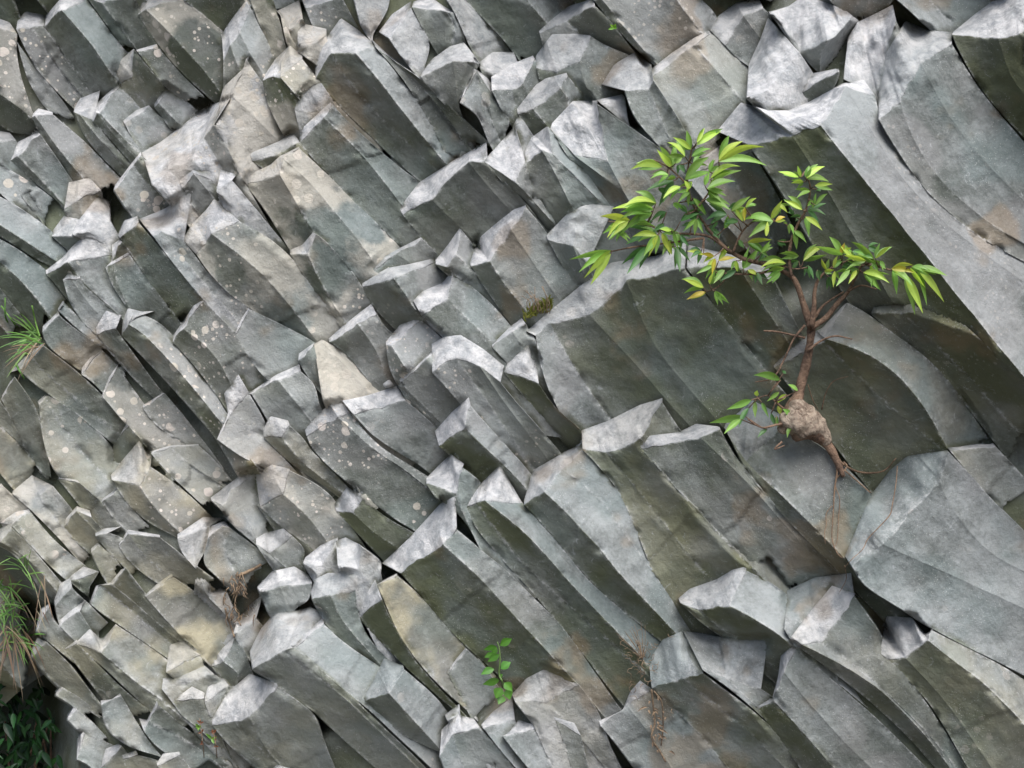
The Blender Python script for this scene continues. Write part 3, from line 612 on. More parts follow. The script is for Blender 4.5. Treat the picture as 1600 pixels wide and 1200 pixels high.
    CD = zback[None] * (1 - w)[:, None] + DD[0][None] * w[:, None]
    bulge = np.sin(np.pi * w)[:, None]
    pc = np.stack([CX[..., 0], CX[..., 1], np.full(CX.shape[:2], idx * 2.1)], -1)
    amp = np.minimum(cl[None] * 0.22, 11.0)
    step = np.abs(fbm(pc / 38.0, 41, 2))                               # conchoidal ripples
    CD = CD + bulge * amp * (fbm(pc / 30.0, 45, 4) * 1.3 + step * 0.9)
    CD = CD + fbm(pc / 9.0, 47, 2) * 1.1
    nc = len(w)
    P = np.concatenate([np.concatenate([CX, CD[..., None]], -1), np.concatenate([XY, DD[..., None]], -1)], 0)
    capa = np.concatenate([np.broadcast_to(np.clip((1 - w) * 3 + 0.6, 0, 1)[:, None], CD.shape), np.zeros(DD.shape)], 0)
    capa = capa * random.Random(idx * 3).choice((0.55, .8, .9, 1.0, 1.0))
    if c.get('cm'): capa *= 0.15
    if c.get('cp'): capa = np.maximum(capa, c['cp'] * 0.9)
    rimw = np.exp(-(np.arange(R) * (Lm / R) / 3.5) ** 2)
    wear = np.maximum(W, rimw[:, None] * .8) * (1 - crackm) - crackm * 0.6
    wear = np.concatenate([np.broadcast_to((w[:, None] ** 6) * 0.8, CD.shape), wear], 0)
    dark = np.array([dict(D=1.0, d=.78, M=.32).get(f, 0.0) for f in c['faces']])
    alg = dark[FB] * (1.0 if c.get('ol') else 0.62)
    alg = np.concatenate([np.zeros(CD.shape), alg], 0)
    Rr = P.shape[0]
    along = np.stack([(P[..., 0] * PX[0] + P[..., 1] * PX[1]) * S, (P[..., 0] * AX[0] + P[..., 1] * AX[1]) * S, P[..., 2] * S * .5], -1)
    # which column shows where
    TRf = np.concatenate([np.ones(CD.shape, bool), TR], 0)
    fine = upsample(P, 4)
    ft = np.repeat(np.repeat(TRf[:-1, :-1], 4, 0), 4, 1)
    fine = fine[:-1, :-1]
    iy, ix = zidx(fine[..., :2]); z = fine[..., 2]
    for tr in (True, False):
        m = ft == tr
        fy, fx, fz = iy[m], ix[m], z[m]
        if tr: ok = np.ones(len(fz), bool)
        else: ok = (~TRC[fy, fx]) & (fz > ZB[fy, fx])
        fy, fx, fz = fy[ok], fx[ok], fz[ok]
        o = np.argsort(fz); fy, fx, fz = fy[o], fx[o], fz[o]
        ZB[fy, fx] = fz; OWN[fy, fx] = idx
        if tr: TRC[fy, fx] = True
    # skirts: sides and back go into the rock
    def skirt(line, inward):
        q = line.copy(); q[..., :2] -= inward * 3; q[..., 2] -= 150; return q
    V = [P.reshape(-1, 3)]
    F = []
    g = np.arange(Rr * Q).reshape(Rr, Q)
    F.append(np.stack([g[:-1, :-1], g[1:, :-1], g[1:, 1:], g[:-1, 1:]], -1).reshape(-1, 4))
    nv = Rr * Q
    for ids, inw, flip in ((g[:, 0], PX, False), (g[:, -1], -PX, True), (g[0, :], AX, True)):
        q = skirt(P.reshape(-1, 3)[ids], inw)
        a = ids; b = np.arange(nv, nv + len(ids)); nv += len(ids); V.append(q)
        f = np.stack([a[:-1], b[:-1], b[1:], a[1:]], -1)
        F.append(f[:, ::-1] if flip else f)
    V = np.concatenate(V, 0); F = np.concatenate(F, 0)
    ext = len(V) - Rr * Q
    pad = lambda a, val=0.0: np.concatenate([np.asarray(a, float).ravel(), np.full(ext, val)])
    alongf = np.concatenate([along.reshape(-1, 3), np.stack([(V[Rr * Q:, :2] @ PX) * S, (V[Rr * Q:, :2] @ AX) * S, V[Rr * Q:, 2] * S], -1)], 0)
    tone = rng.uniform(-0.085, 0.075) + c.get('tn', 0)
    if 'st' not in c:
        c['st'] = 0.42 * min(1, max(0, (520 - XY[0, :, 0].mean()) / 250)) * min(1, max(0, (XY[0, :, 1].mean() - 480) / 250))
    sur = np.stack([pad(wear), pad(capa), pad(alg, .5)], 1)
    return dict(P=V, F=F, uv=alongf, sur=sur, tone=tone, c=c, idx=idx, nc=nc, w=w, Q=Q, cl=cl)

def finish(b):
    """lets a column run on underneath its neighbours instead of through them"""
    V = b['P']
    iy, ix = zidx(V[:, :2])
    other = np.ones(len(V), bool)
    for dy in (-1, 0, 1):
        for dx in (-1, 0, 1):
            other &= OWN[np.clip(iy + dy, 0, ZH - 1), np.clip(ix + dx, 0, ZW - 1)] != b['idx']
    z0 = V[:, 2].copy(); z1 = z0.copy()
    for dy in range(-3, 4):
        for dx in range(-3, 4):
            dd = math.hypot(dx, dy)
            if dd == 0 or dd > 3.2: continue
            ny, nx = np.clip(iy + dy, 0, ZH - 1), np.clip(ix + dx, 0, ZW - 1)
            m = (OWN[ny, nx] > b['idx']) & (ZB[ny, nx] < z0) & ~other
            w = 0.8 * (1 - (dd - 1) / 2.8)
            z1[m] = np.minimum(z1[m], z0[m] - w * np.minimum(z0[m] - ZB[ny, nx][m], 40))
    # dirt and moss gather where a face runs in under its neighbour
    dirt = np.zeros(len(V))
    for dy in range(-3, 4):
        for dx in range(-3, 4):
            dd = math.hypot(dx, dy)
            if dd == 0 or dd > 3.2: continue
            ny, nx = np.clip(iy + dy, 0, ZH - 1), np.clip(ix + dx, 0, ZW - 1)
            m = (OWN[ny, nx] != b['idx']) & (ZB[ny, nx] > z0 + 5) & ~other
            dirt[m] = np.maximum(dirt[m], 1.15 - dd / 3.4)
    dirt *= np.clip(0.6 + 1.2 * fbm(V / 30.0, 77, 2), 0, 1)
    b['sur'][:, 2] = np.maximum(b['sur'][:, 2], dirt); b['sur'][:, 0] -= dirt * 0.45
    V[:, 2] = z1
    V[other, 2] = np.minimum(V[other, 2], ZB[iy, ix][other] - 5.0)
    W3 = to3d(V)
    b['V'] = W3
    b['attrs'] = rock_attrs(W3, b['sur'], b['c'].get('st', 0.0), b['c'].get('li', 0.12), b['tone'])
    return b

def rock_attrs(W3, sur, st, li, tone):
    N = lambda sc, sd, oc: 0.5 + 0.62 * fbm(W3 * sc, sd, oc)
    n = len(W3)
    g = np.empty((n, 3)); g[:] = (st, li, 0.5 + tone)
    return dict(broad=np.stack([N(2.4, 101, 4), N(4.3, 111, 3), N(6.0, 121, 4)], 1),
                patches=np.stack([N(7.5, 131, 4), N(5.5, 141, 4), N(6.5, 151, 3)], 1), surface=sur, growth=g)

# columns beyond the frame, so that the face goes on when one steps aside
def outside_columns():
    out = []
    r = random.Random(3)
    for i in range(-14, 22):
        for j in range(-8, 18):
            s = i * 105 + r.uniform(-18, 18); t = j * 175 + (i % 2) * 80 + r.uniform(-50, 50)
            x, y = s * PX + t * AX
            if not (-330 < x < 1930 and -330 < y < 1520): continue
            wd = r.uniform(85, 130)
            if -140 < x < 1640 and -150 < y < 1240: continue
            if x < 180 and y > 820: continue
            pts = [np.array((x, y)) + PX * (k / 3 - .5) * wd + AX * r.uniform(-14, 14) for k in range(4)]
            ln = r.uniform(150, 220)
            mid = pts[0] * .5 + pts[-1] * .5 + AX * ln
            if x < 0 and mid[0] > -20 or y < 0 and mid[1] > -20: ln = 60
            edges = [[tuple(p), tuple(p + AX * ln)] for p in pts]
            back = [tuple(pts[0] - AX * 25), tuple(pts[1] - AX * 50), tuple(pts[2] - AX * 45), tuple(pts[3] - AX * 15)]
            out.append(dict(back=back, edges=edges, faces=r.choice(['DML', 'DdL', 'dML', 'DMl', 'DlL']), ol=r.choice([0, 1]), li=.4))
    return out
ALL = COLS + outside_columns()
def key(c): return np.mean([np.dot(e[0], AX) for e in c['edges']]) + c.get('o', 0)
ALL.sort(key=key)
BUILT = [build_column(c, i) for i, c in enumerate(ALL)]
# close pinholes in the map of what shows where
for _ in range(2):
    for (a, b_) in ((OWN[:, :-2], OWN[:, 2:]), (OWN[:-2], OWN[2:])):
        horiz = a.shape[0] == ZH
        mid = OWN[:, 1:-1] if horiz else OWN[1:-1]
        zl, zr, zm = (ZB[:, :-2], ZB[:, 2:], ZB[:, 1:-1]) if horiz else (ZB[:-2], ZB[2:], ZB[1:-1])
        m = (a == b_) & (mid != a)
        new = np.where(m, a, mid); nz = np.where(m, (zl + zr) / 2, zm)
        if horiz: OWN[:, 1:-1] = new; ZB[:, 1:-1] = nz
        else: OWN[1:-1] = new; ZB[1:-1] = nz
def fuse():
    """shifts and slightly tilts the columns so that neighbours meet instead of standing apart"""
    N = len(ALL); yy, xx = np.mgrid[0:ZH, 0:ZW]
    X = ZX0 + (xx + .5) * CELL; Y = ZY0 + (yy + .5) * CELL
    cx = np.zeros(N); cy = np.zeros(N); cnt = np.bincount(OWN[OWN >= 0], minlength=N)
    np.add.at(cx, OWN[OWN >= 0], X[OWN >= 0]); np.add.at(cy, OWN[OWN >= 0], Y[OWN >= 0])
    cx /= np.maximum(cnt, 1); cy /= np.maximum(cnt, 1)
    I, J, Di, XX, YY = [], [], [], [], []
    for sl_a, sl_b in ((np.s_[:, :-2], np.s_[:, 2:]), (np.s_[:-2], np.s_[2:])):
        a, b_ = OWN[sl_a], OWN[sl_b]
        m = (a != b_) & (a >= 0) & (b_ >= 0)
        I.append(a[m]); J.append(b_[m]); Di.append((ZB[sl_a] - ZB[sl_b])[m]); XX.append(X[sl_a][m]); YY.append(Y[sl_a][m])
    I, J, Di, XX, YY = map(np.concatenate, (I, J, Di, XX, YY))
    f = lambda k: np.stack([np.ones(len(k)), (XX - cx[k]) / 100, (YY - cy[k]) / 100], 1)
    fi, fj = f(I), f(J)
    par = np.zeros((N, 3))
    zc = np.zeros(N); np.add.at(zc, OWN[OWN >= 0], ZB[OWN >= 0]); zc /= np.maximum(cnt, 1)
    for it in range(8):
        res = Di + (fi * par[I]).sum(1) - (fj * par[J]).sum(1)
        w = 1.0 / np.maximum(np.abs(res), 6.0) * 6.0
        A = np.zeros((N * 3, N * 3)); r = np.zeros(N * 3)
        for p in range(3):
            np.add.at(r, I * 3 + p, -w * Di * fi[:, p]); np.add.at(r, J * 3 + p, w * Di * fj[:, p])
            for q in range(3):
                np.add.at(A, (I * 3 + p, I * 3 + q), w * fi[:, p] * fi[:, q]); np.add.at(A, (J * 3 + p, J * 3 + q), w * fj[:, p] * fj[:, q])
                np.add.at(A, (I * 3 + p, J * 3 + q), -w * fi[:, p] * fj[:, q]); np.add.at(A, (J * 3 + p, I * 3 + q), -w * fj[:, p] * fi[:, q])
        k = np.arange(N)
        # stay near the mean face, tilt little
        A[k * 3, k * 3] += 1.5; r[k * 3] += 1.5 * (mean_face(cx, cy) - 30 - zc) * 0.6
        for p in (1, 2): A[k * 3 + p, k * 3 + p] += 60.0
        par = np.linalg.solve(A, r).reshape(N, 3)
    print('FUSE step before', np.percentile(np.abs(Di), [50, 80, 95]).round(1), 'after', np.percentile(np.abs(res), [50, 80, 95]).round(1), 'tilt', np.abs(par[:, 1:]).max().round(1), np.median(np.abs(par[:, 1:])).round(2))
    par[:, 1:] = np.clip(par[:, 1:], -32, 32)
    for b in BUILT:
        i = b['idx']; V = b['P']
        V[:, 2] += par[i, 0] + par[i, 1] * (V[:, 0] - cx[i]) / 100 + par[i, 2] * (V[:, 1] - cy[i]) / 100
    k = np.maximum(OWN, 0)
    ZB[:] = np.where(OWN >= 0, ZB + par[k, 0] + par[k, 1] * (X - cx[k]) / 100 + par[k, 2] * (Y - cy[k]) / 100, ZB)
def seat_caps():
    """leads each broken end back to the face that stands behind it"""
    for b in BUILT:
        nc, Q, w, i = b['nc'], b['Q'], b['w'], b['idx']
        G = b['P'][:(nc + 1) * Q].reshape(nc + 1, Q, 3)
        tgt = np.full(Q, np.nan)
        for st in (3, 6, 9):
            q = G[0, :, :2] - AX * st
            iy, ix = zidx(q); ok = np.isnan(tgt) & (OWN[iy, ix] != i) & (OWN[iy, ix] >= 0)
            tgt[ok] = ZB[iy, ix][ok]
        rimz = G[nc, :, 2]; cl = b['cl']
        tgt = np.where(np.isnan(tgt), G[0, :, 2], tgt)
        tgt = np.clip(tgt, rimz - 3.4 * np.maximum(cl, 5) - 6, rimz - 0.05 * cl)
        for _ in range(8): tgt[1:-1] = (tgt[:-2] + 2 * tgt[1:-1] + tgt[2:]) / 4
        G[:nc, :, 2] += (1 - w)[:, None] * (tgt - G[0, :, 2])[None]
        b['P'][Q * (nc + 1):, 2] += 0
        fine = upsample(G, 4).reshape(-1, 3); iy, ix = zidx(fine); m = OWN[iy, ix] == i
        ZB[iy[m], ix[m]] = fine[m, 2]
fuse(); seat_caps(); fuse(); seat_caps()
BUILT = [finish(b) for b in BUILT]
area = np.bincount(OWN[(OWN >= 0)], minlength=len(ALL))
inf = (_zx > 0) & (_zx < 1600)
vis = OWN[(_zy > 0) & (_zy < 1200)][:, inf]
vis = np.bincount(vis[vis >= 0], minlength=len(ALL))
rank = np.argsort(-vis)
main = set(rank[:99].tolist())
cliff = empty('cliff', (0, to3d((800, 600, 0))[1], 0)); tag(cliff, kind='structure')
off = np.array(cliff.location)
rest = []
for i, b in enumerate(BUILT):
    if i in main:
        o = mesh_obj('basalt_column', b['V'] - off, b['F'], M_ROCK, cliff, True, b['attrs'], b['uv'])
        if b['c'].get('st', 0) >= 0.8: o['label'] = 'ochre stained basalt column'
        elif b['c'].get('li', 0) >= 1.0: o['label'] = 'basalt column spotted with pale lichen'
    else: rest.append(b)
nv = 0; V = []; F = []; UV = []; AT = {}
for b in rest:
    V.append(b['V'] - off); F.append(b['F'] + nv); nv += len(b['V']); UV.append(b['uv'])
    for k, a in b['attrs'].items(): AT.setdefault(k, []).append(a)
o = mesh_obj('small_basalt_columns', np.concatenate(V), np.concatenate(F), M_ROCK, cliff, True, {k: np.concatenate(a) for k, a in AT.items()}, np.concatenate(UV))
o['kind'] = 'stuff'; o['label'] = 'smaller broken basalt columns packed between the larger ones'

# rock behind the columns
K = 4                                                              # a coarse map of the face, holes filled from their rims
zc = np.where(OWN >= 0, ZB, np.nan).reshape(ZH // K, K, ZW // K, K)
with np.errstate(all='ignore'):
    import warnings; warnings.simplefilter('ignore')
    lo = np.nanmin(zc, axis=(1, 3))
bad = np.isnan(lo); fill = np.where(bad, np.nanmean(lo), lo)
shift4 = lambda a: [np.pad(a, 1, mode='edge')[1 + dy:a.shape[0] + 1 + dy, 1 + dx:a.shape[1] + 1 + dx] for dy, dx in ((0, 1), (0, -1), (1, 0), (-1, 0))]
for _ in range(260): fill = np.where(bad, sum(shift4(fill)) / 4, fill)
GD = fill.copy()
for _ in range(2): GD = np.minimum(GD, np.minimum.reduce(shift4(GD)))
for _ in range(4): GD = np.minimum(GD, (GD + sum(shift4(GD))) / 5)
step_ = CELL * K
GX, GY = np.meshgrid(ZX0 + (np.arange(ZW // K) + .5) * step_, ZY0 + (np.arange(ZH // K) + .5) * step_)
GD = GD - 9 + fbm(np.stack([GX / 60, GY / 60, GX * 0], -1), 61, 4) * 7
hole = np.clip((150 - GX) / 110.0, 0, 1) * np.clip((GY - 930) / 100.0, 0, 1)
GD = GD - hole * 520
P = np.stack([GX, GY, GD], -1).reshape(-1, 3)
g = np.arange(len(P)).reshape(GX.shape)
Fq = np.stack([g[:-1, :-1], g[1:, :-1], g[1:, 1:], g[:-1, 1:]], -1).reshape(-1, 4)
one = np.ones(len(P))
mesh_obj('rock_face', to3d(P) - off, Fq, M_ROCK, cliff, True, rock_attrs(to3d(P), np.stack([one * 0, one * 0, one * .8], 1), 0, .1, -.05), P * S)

# ground, out of frame below
gv = []; n = 40
gx = np.linspace(-60, 60, n); gy = np.linspace(-60, 60, n)
A, B_ = np.meshgrid(gx, gy)
Pg = np.stack([A, B_, 0.0 * A + fbm(np.stack([A / 5, B_ / 5, A * 0], -1), 71, 3) * 0.12 - 0.2], -1).reshape(-1, 3)
g = np.arange(n * n).reshape(n, n)
gr = mesh_obj('ground', Pg, np.stack([g[:-1, :-1], g[:-1, 1:], g[1:, 1:], g[1:, :-1]], -1).reshape(-1, 4), M_SOIL)
tag(gr, kind='structure')
# ------------------------------------------------------------------ plants
def zmax(x, y, r=6):
    iy, ix = zidx(np.array([x, y], float)); k = max(1, int(r / CELL))
    return ZB[max(iy - k, 0):iy + k + 1, max(ix - k, 0):ix + k + 1].max()

def catmull(P, n):
    P = np.asarray(P, float)
    if len(P) < 3:
        u = np.linspace(0, 1, n + 1)[:, None]; return P[0] * (1 - u) + P[-1] * u
    Q = np.vstack([2 * P[0] - P[1], P, 2 * P[-1] - P[-2]]); out = []
    for i in range(1, len(Q) - 2):
        for t in np.linspace(0, 1, n, endpoint=False):
            a, b, c, d = Q[i - 1], Q[i], Q[i + 1], Q[i + 2]
            out.append(.5 * (2 * b + (c - a) * t + (2 * a - 5 * b + 4 * c - d) * t * t + (3 * b - a - 3 * c + d) * t ** 3))
    out.append(P[-1]); return np.array(out)

class Bag:
    """collects faces of one mesh"""
    def __init__(s): s.V, s.F, s.C, s.n = [], [], [], 0
    def add(s, V, F, col=None):
        V = np.asarray(V, float)
        s.F += [tuple(int(i) + s.n for i in f) for f in F]; s.n += len(V); s.V.append(V)
        c = np.empty((len(V), 3)); c[:] = col if col is not None else (0.1, 0.1, 0.1); s.C.append(c)
    def tube(s, pts, n=4, sides=7, wob=0.0, col=None):
        """pts: (x, y, d, radius) in photo pixels"""
        P = catmull(pts, n); c3 = to3d(P[:, :3]); r = P[:, 3] * S * (FPX - P[:, 2]) / FPX
        T = np.gradient(c3, axis=0); T /= np.linalg.norm(T, axis=1)[:, None] + 1e-9
        up = np.array((0.3, 0.9, 0.2)); A = np.cross(T, up); A /= np.linalg.norm(A, axis=1)[:, None] + 1e-9
        B = np.cross(T, A)
        th = np.linspace(0, 2 * np.pi, sides, endpoint=False)
        ring = c3[:, None] + (A[:, None] * np.cos(th)[None, :, None] + B[:, None] * np.sin(th)[None, :, None]) * r[:, None, None]
        if wob:
            nz = fbm(ring * 26, 5, 3)[..., None]
            ring = c3[:, None] + (ring - c3[:, None]) * (1 + wob * nz)
        m = len(c3); F = []
        for i in range(m - 1):
            for k in range(sides):
                k2 = (k + 1) % sides
                F.append((i * sides + k, i * sides + k2, (i + 1) * sides + k2, (i + 1) * sides + k))
        V = np.vstack([ring.reshape(-1, 3), c3[:1], c3[-1:]])
        for k in range(sides):
            F.append((m * sides, (k + 1) % sides, k)); F.append((m * sides + 1, (m - 1) * sides + k, (m - 1) * sides + (k + 1) % sides))
        s.add(V, F, col)
    def leaf(s, b, t, wid, col, bend=0.0, fold=0.3, side=0.0, shape=0.8):
        """blade from b to t (x, y, d in photo pixels); bend bows it in the frame, side rolls it"""
        b, t = np.asarray(b, float), np.asarray(t, float)
        n = 8; u = np.linspace(0, 1, n + 1)
        ax = t - b; L = np.linalg.norm(ax); ax = ax / L
        w = np.array((0.0, 0.0, 1.0)); pr = np.cross(ax, w)
        if np.linalg.norm(pr) < .1: pr = np.array((1., 0, 0))
        pr /= np.linalg.norm(pr); nrm = np.cross(pr, ax)
        lat = pr * math.cos(side) + nrm * math.sin(side); nn = np.cross(lat, ax)
        mid = b + np.outer(u, t - b) + np.outer(np.sin(np.pi * u) * bend * L, (0, -1, 0.3))
        prof = np.sin(np.pi * np.clip(u, 0, 1) ** shape) ** 0.9 * (1 - 0.55 * np.clip(u - .45, 0, 1)); prof[0] = 0.06; prof[-1] = 0.015
        rows = []
        for k, sgn in enumerate((-1, -.5, 0, .5, 1)):
            rows.append(mid + np.outer(prof * wid * .5 * sgn, lat) + np.outer(prof * wid * .5 * abs(sgn) * fold, nn))
        V = np.stack(rows, 1).reshape(-1, 3); F = []
        for i in range(n):
            for k in range(4):
                F.append((i * 5 + k, i * 5 + k + 1, (i + 1) * 5 + k + 1, (i + 1) * 5 + k))
        c = np.asarray(col, float); cc = np.repeat(np.stack([c * 1.0, c, c * 1.25, c, c * 1.0]), 1, 0)
        cc = np.tile(cc, (n + 1, 1)) * (0.9 + 0.2 * np.repeat(u, 5))[:, None]
        s.add(to3d(V), F); s.C[-1] = cc
    def build(s, name, mat, parent=None, off=None):
        V = np.concatenate(s.V)
        if off is not None: V = V - np.array(off)
        return mesh_obj(name, V, s.F, mat, parent, True, dict(leafcol=np.concatenate(s.C)))

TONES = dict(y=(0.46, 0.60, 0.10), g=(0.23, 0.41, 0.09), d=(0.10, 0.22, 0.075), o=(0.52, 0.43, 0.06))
def tint(t, amt=0.18):
    c = np.array(TONES[t]) if isinstance(t, str) else np.array(t)
    return c * (1 + rng.uniform(-amt, amt)) * (1 + np.array([rng.uniform(-.08, .08) for _ in range(3)]))

# --- the little fig tree growing from the crevice
TD = zmax(1245, 660, 30) + 14
def td(x, y): return TD + max(0, 640 - y) * 0.17 + 10
def tp(x, y, r, extra=0.0): return (x, y, max(td(x, y), zmax(x, y, 9) + r + 3) + extra, r)
root_d = zmax(1312, 735, 8)
tree = empty('fig_tree', to3d((1250, 665, TD))); T0 = tree.location.copy()
tag(tree, 'small bonsai-like fig tree with a swollen base, growing out of a rock crevice', 'tree')
trunk = Bag()
trunk.tube([(1318, 745, zmax(1318, 745) + 3, 3), (1304, 712, zmax(1304, 712) + 9, 6), (1290, 692, TD + 4, 7.5), (1279, 680, TD + 8, 13), (1264, 670, TD + 12, 20), (1248, 664, TD + 12, 23),
            (1241, 650, TD + 12, 20), (1243, 632, TD + 10, 12.5), (1250, 605, TD + 10, 7.8), (1258, 575, TD + 16, 6.6), (1264, 545, TD + 24, 6.2), (1267, 522, TD + 30, 7), (1268, 508, TD + 32, 6)], 7, 16, 0.34)
tr = trunk.build('trunk', M_BARK, tree, T0)
lump = Bag()
lump.tube([(1216, 672, TD + 8, 5), (1224, 669, TD + 12, 13), (1238, 662, TD + 15, 23), (1254, 660, TD + 16, 25), (1268, 664, TD + 14, 20), (1282, 676, TD + 9, 12), (1292, 692, TD + 4, 7)], 9, 22, 0.62)
lump.tube([(1236, 655, TD + 14, 10), (1246, 642, TD + 18, 15), (1258, 640, TD + 18, 14), (1270, 650, TD + 16, 9)], 8, 16, 0.6)
lump.build('burl', M_BULB, tr, (0, 0, 0)).location = (-T0[0], -T0[1], -T0[2])
BR = [
 [(1267,512,9),(1256,478,7.5),(1243,440,6.5),(1226,425,5.5),(1195,413,4.8),(1161,404,4.4),(1132,386,4),(1103,353,3.2),(1080,312,2.6),(1074,273,2),(1081,232,1.4)],
 [(1268,512,8),(1290,497,6),(1310,472,4.8),(1326,455,4),(1337,432,3.2),(1352,413,2.4),(1395,423,1.6)],
 [(1268,510,7),(1272,480,5),(1273,455,4),(1280,435,3),(1300,418,2.2),(1330,405,1.6)],
 [(1236,432,4.5),(1233,395,3.4),(1243,358,3),(1259,328,2.4),(1266,293,1.9),(1257,268,1.3)],
 [(1132,386,3.2),(1103,368,2.8),(1052,364,2.3),(1010,352,1.7),(950,346,1.1)],
 [(1100,372,2.6),(1040,380,2.0),(990,386,1.6),(955,393,1.2)],
 [(1076,290,2),(1045,262,1.6),(1022,250,1.1)],
 [(1145,395,2.8),(1160,362,2.0),(1180,345,1.5),(1208,342,1.1)],
 [(1216,420,3.4),(1180,428,2.2),(1145,428,1.6),(1115,425,1.1)],
 [(1140,428,1.8),(1122,448,1.4),(1104,456,1.0)],
 [(1226,425,3),(1208,412,2),(1240,420,1.6),(1262,418,1.2)],
 [(1085,330,2.2),(1108,300,1.6),(1120,272,1.3),(1124,258,1.0)],
 [(1258,528,3),(1232,522,2.2),(1212,518,1.9),(1193,517,1.6)],
 [(1262,548,3.2),(1282,533,2.2),(1305,525,1.8),(1332,530,1.0)],
 [(1258,508,2.6),(1240,530,2.0),(1225,562,1.6),(1208,590,1.3),(1180,597,.9)],
 [(1236,660,3.5),(1212,664,2.4),(1190,668,1.8),(1168,655,1.2)],
 [(1226,640,3),(1212,628,2),(1200,618,1.4),(1184,622,1.0)],
 [(1270,500,4),(1284,480,3),(1296,470,2.2),(1318,456,1.4)],
 [(1326,455,2.4),(1345,446,1.8),(1370,452,1.0)],
 [(1222,690,1.8),(1210,702,1.3),(1226,696,1.0)],
]
branches = []
for k, pts in enumerate(BR):
    bg = Bag(); bg.tube([tp(x, y, r * .66 + .25, 6 + 3 * (k % 4)) for x, y, r in pts], 5, 8, 0.22)
    branches.append(bg.build('branch', M_BARK, tree, T0))
ROOTS = [
 [(1300,708,5),(1318,726,3.6),(1345,738,3),(1380,736,2.2),(1400,716,1.4)],
 [(1306,712,4),(1308,735,3),(1304,765,2.2),(1302,800,1.6),(1300,840,1.5),(1307,862,1.1),(1316,872,.8)],
 [(1318,722,3),(1323,730,2),(1307,748,1.8),(1306,762,1.5),(1312,780,1.2),(1310,812,1.1),(1308,845,1.0),(1302,856,.8)],
 [(1300,790,1.1),(1291,803,1.1),(1291,820,1),(1288,835,.8),(1290,850,.6)],
 [(1402,728,1.2),(1400,755,1.2),(1394,790,1.3),(1390,805,1.5),(1372,825,1.4),(1356,842,1.2),(1348,858,1.0),(1332,873,.9),(1322,884,.9)],
 [(1320,735,2),(1340,752,1.6),(1360,770,1.2)],
 [(1284,640,2),(1290,615,1.6),(1302,596,1.2),(1325,588,.8)],
 [(1262,600,1.6),(1270,625,1.4),(1278,640,1.2)],
 [(1320,884,1.2),(1322,905,1.0),(1312,925,.8)],
]
for pts in ROOTS:
    bg = Bag(); bg.tube([(x, y, zmax(x, y, 6) + r + 1.5, r * .58) for x, y, r in pts], 6, 6, 0.2)
    bg.build('root', M_ROOT, tree, T0)

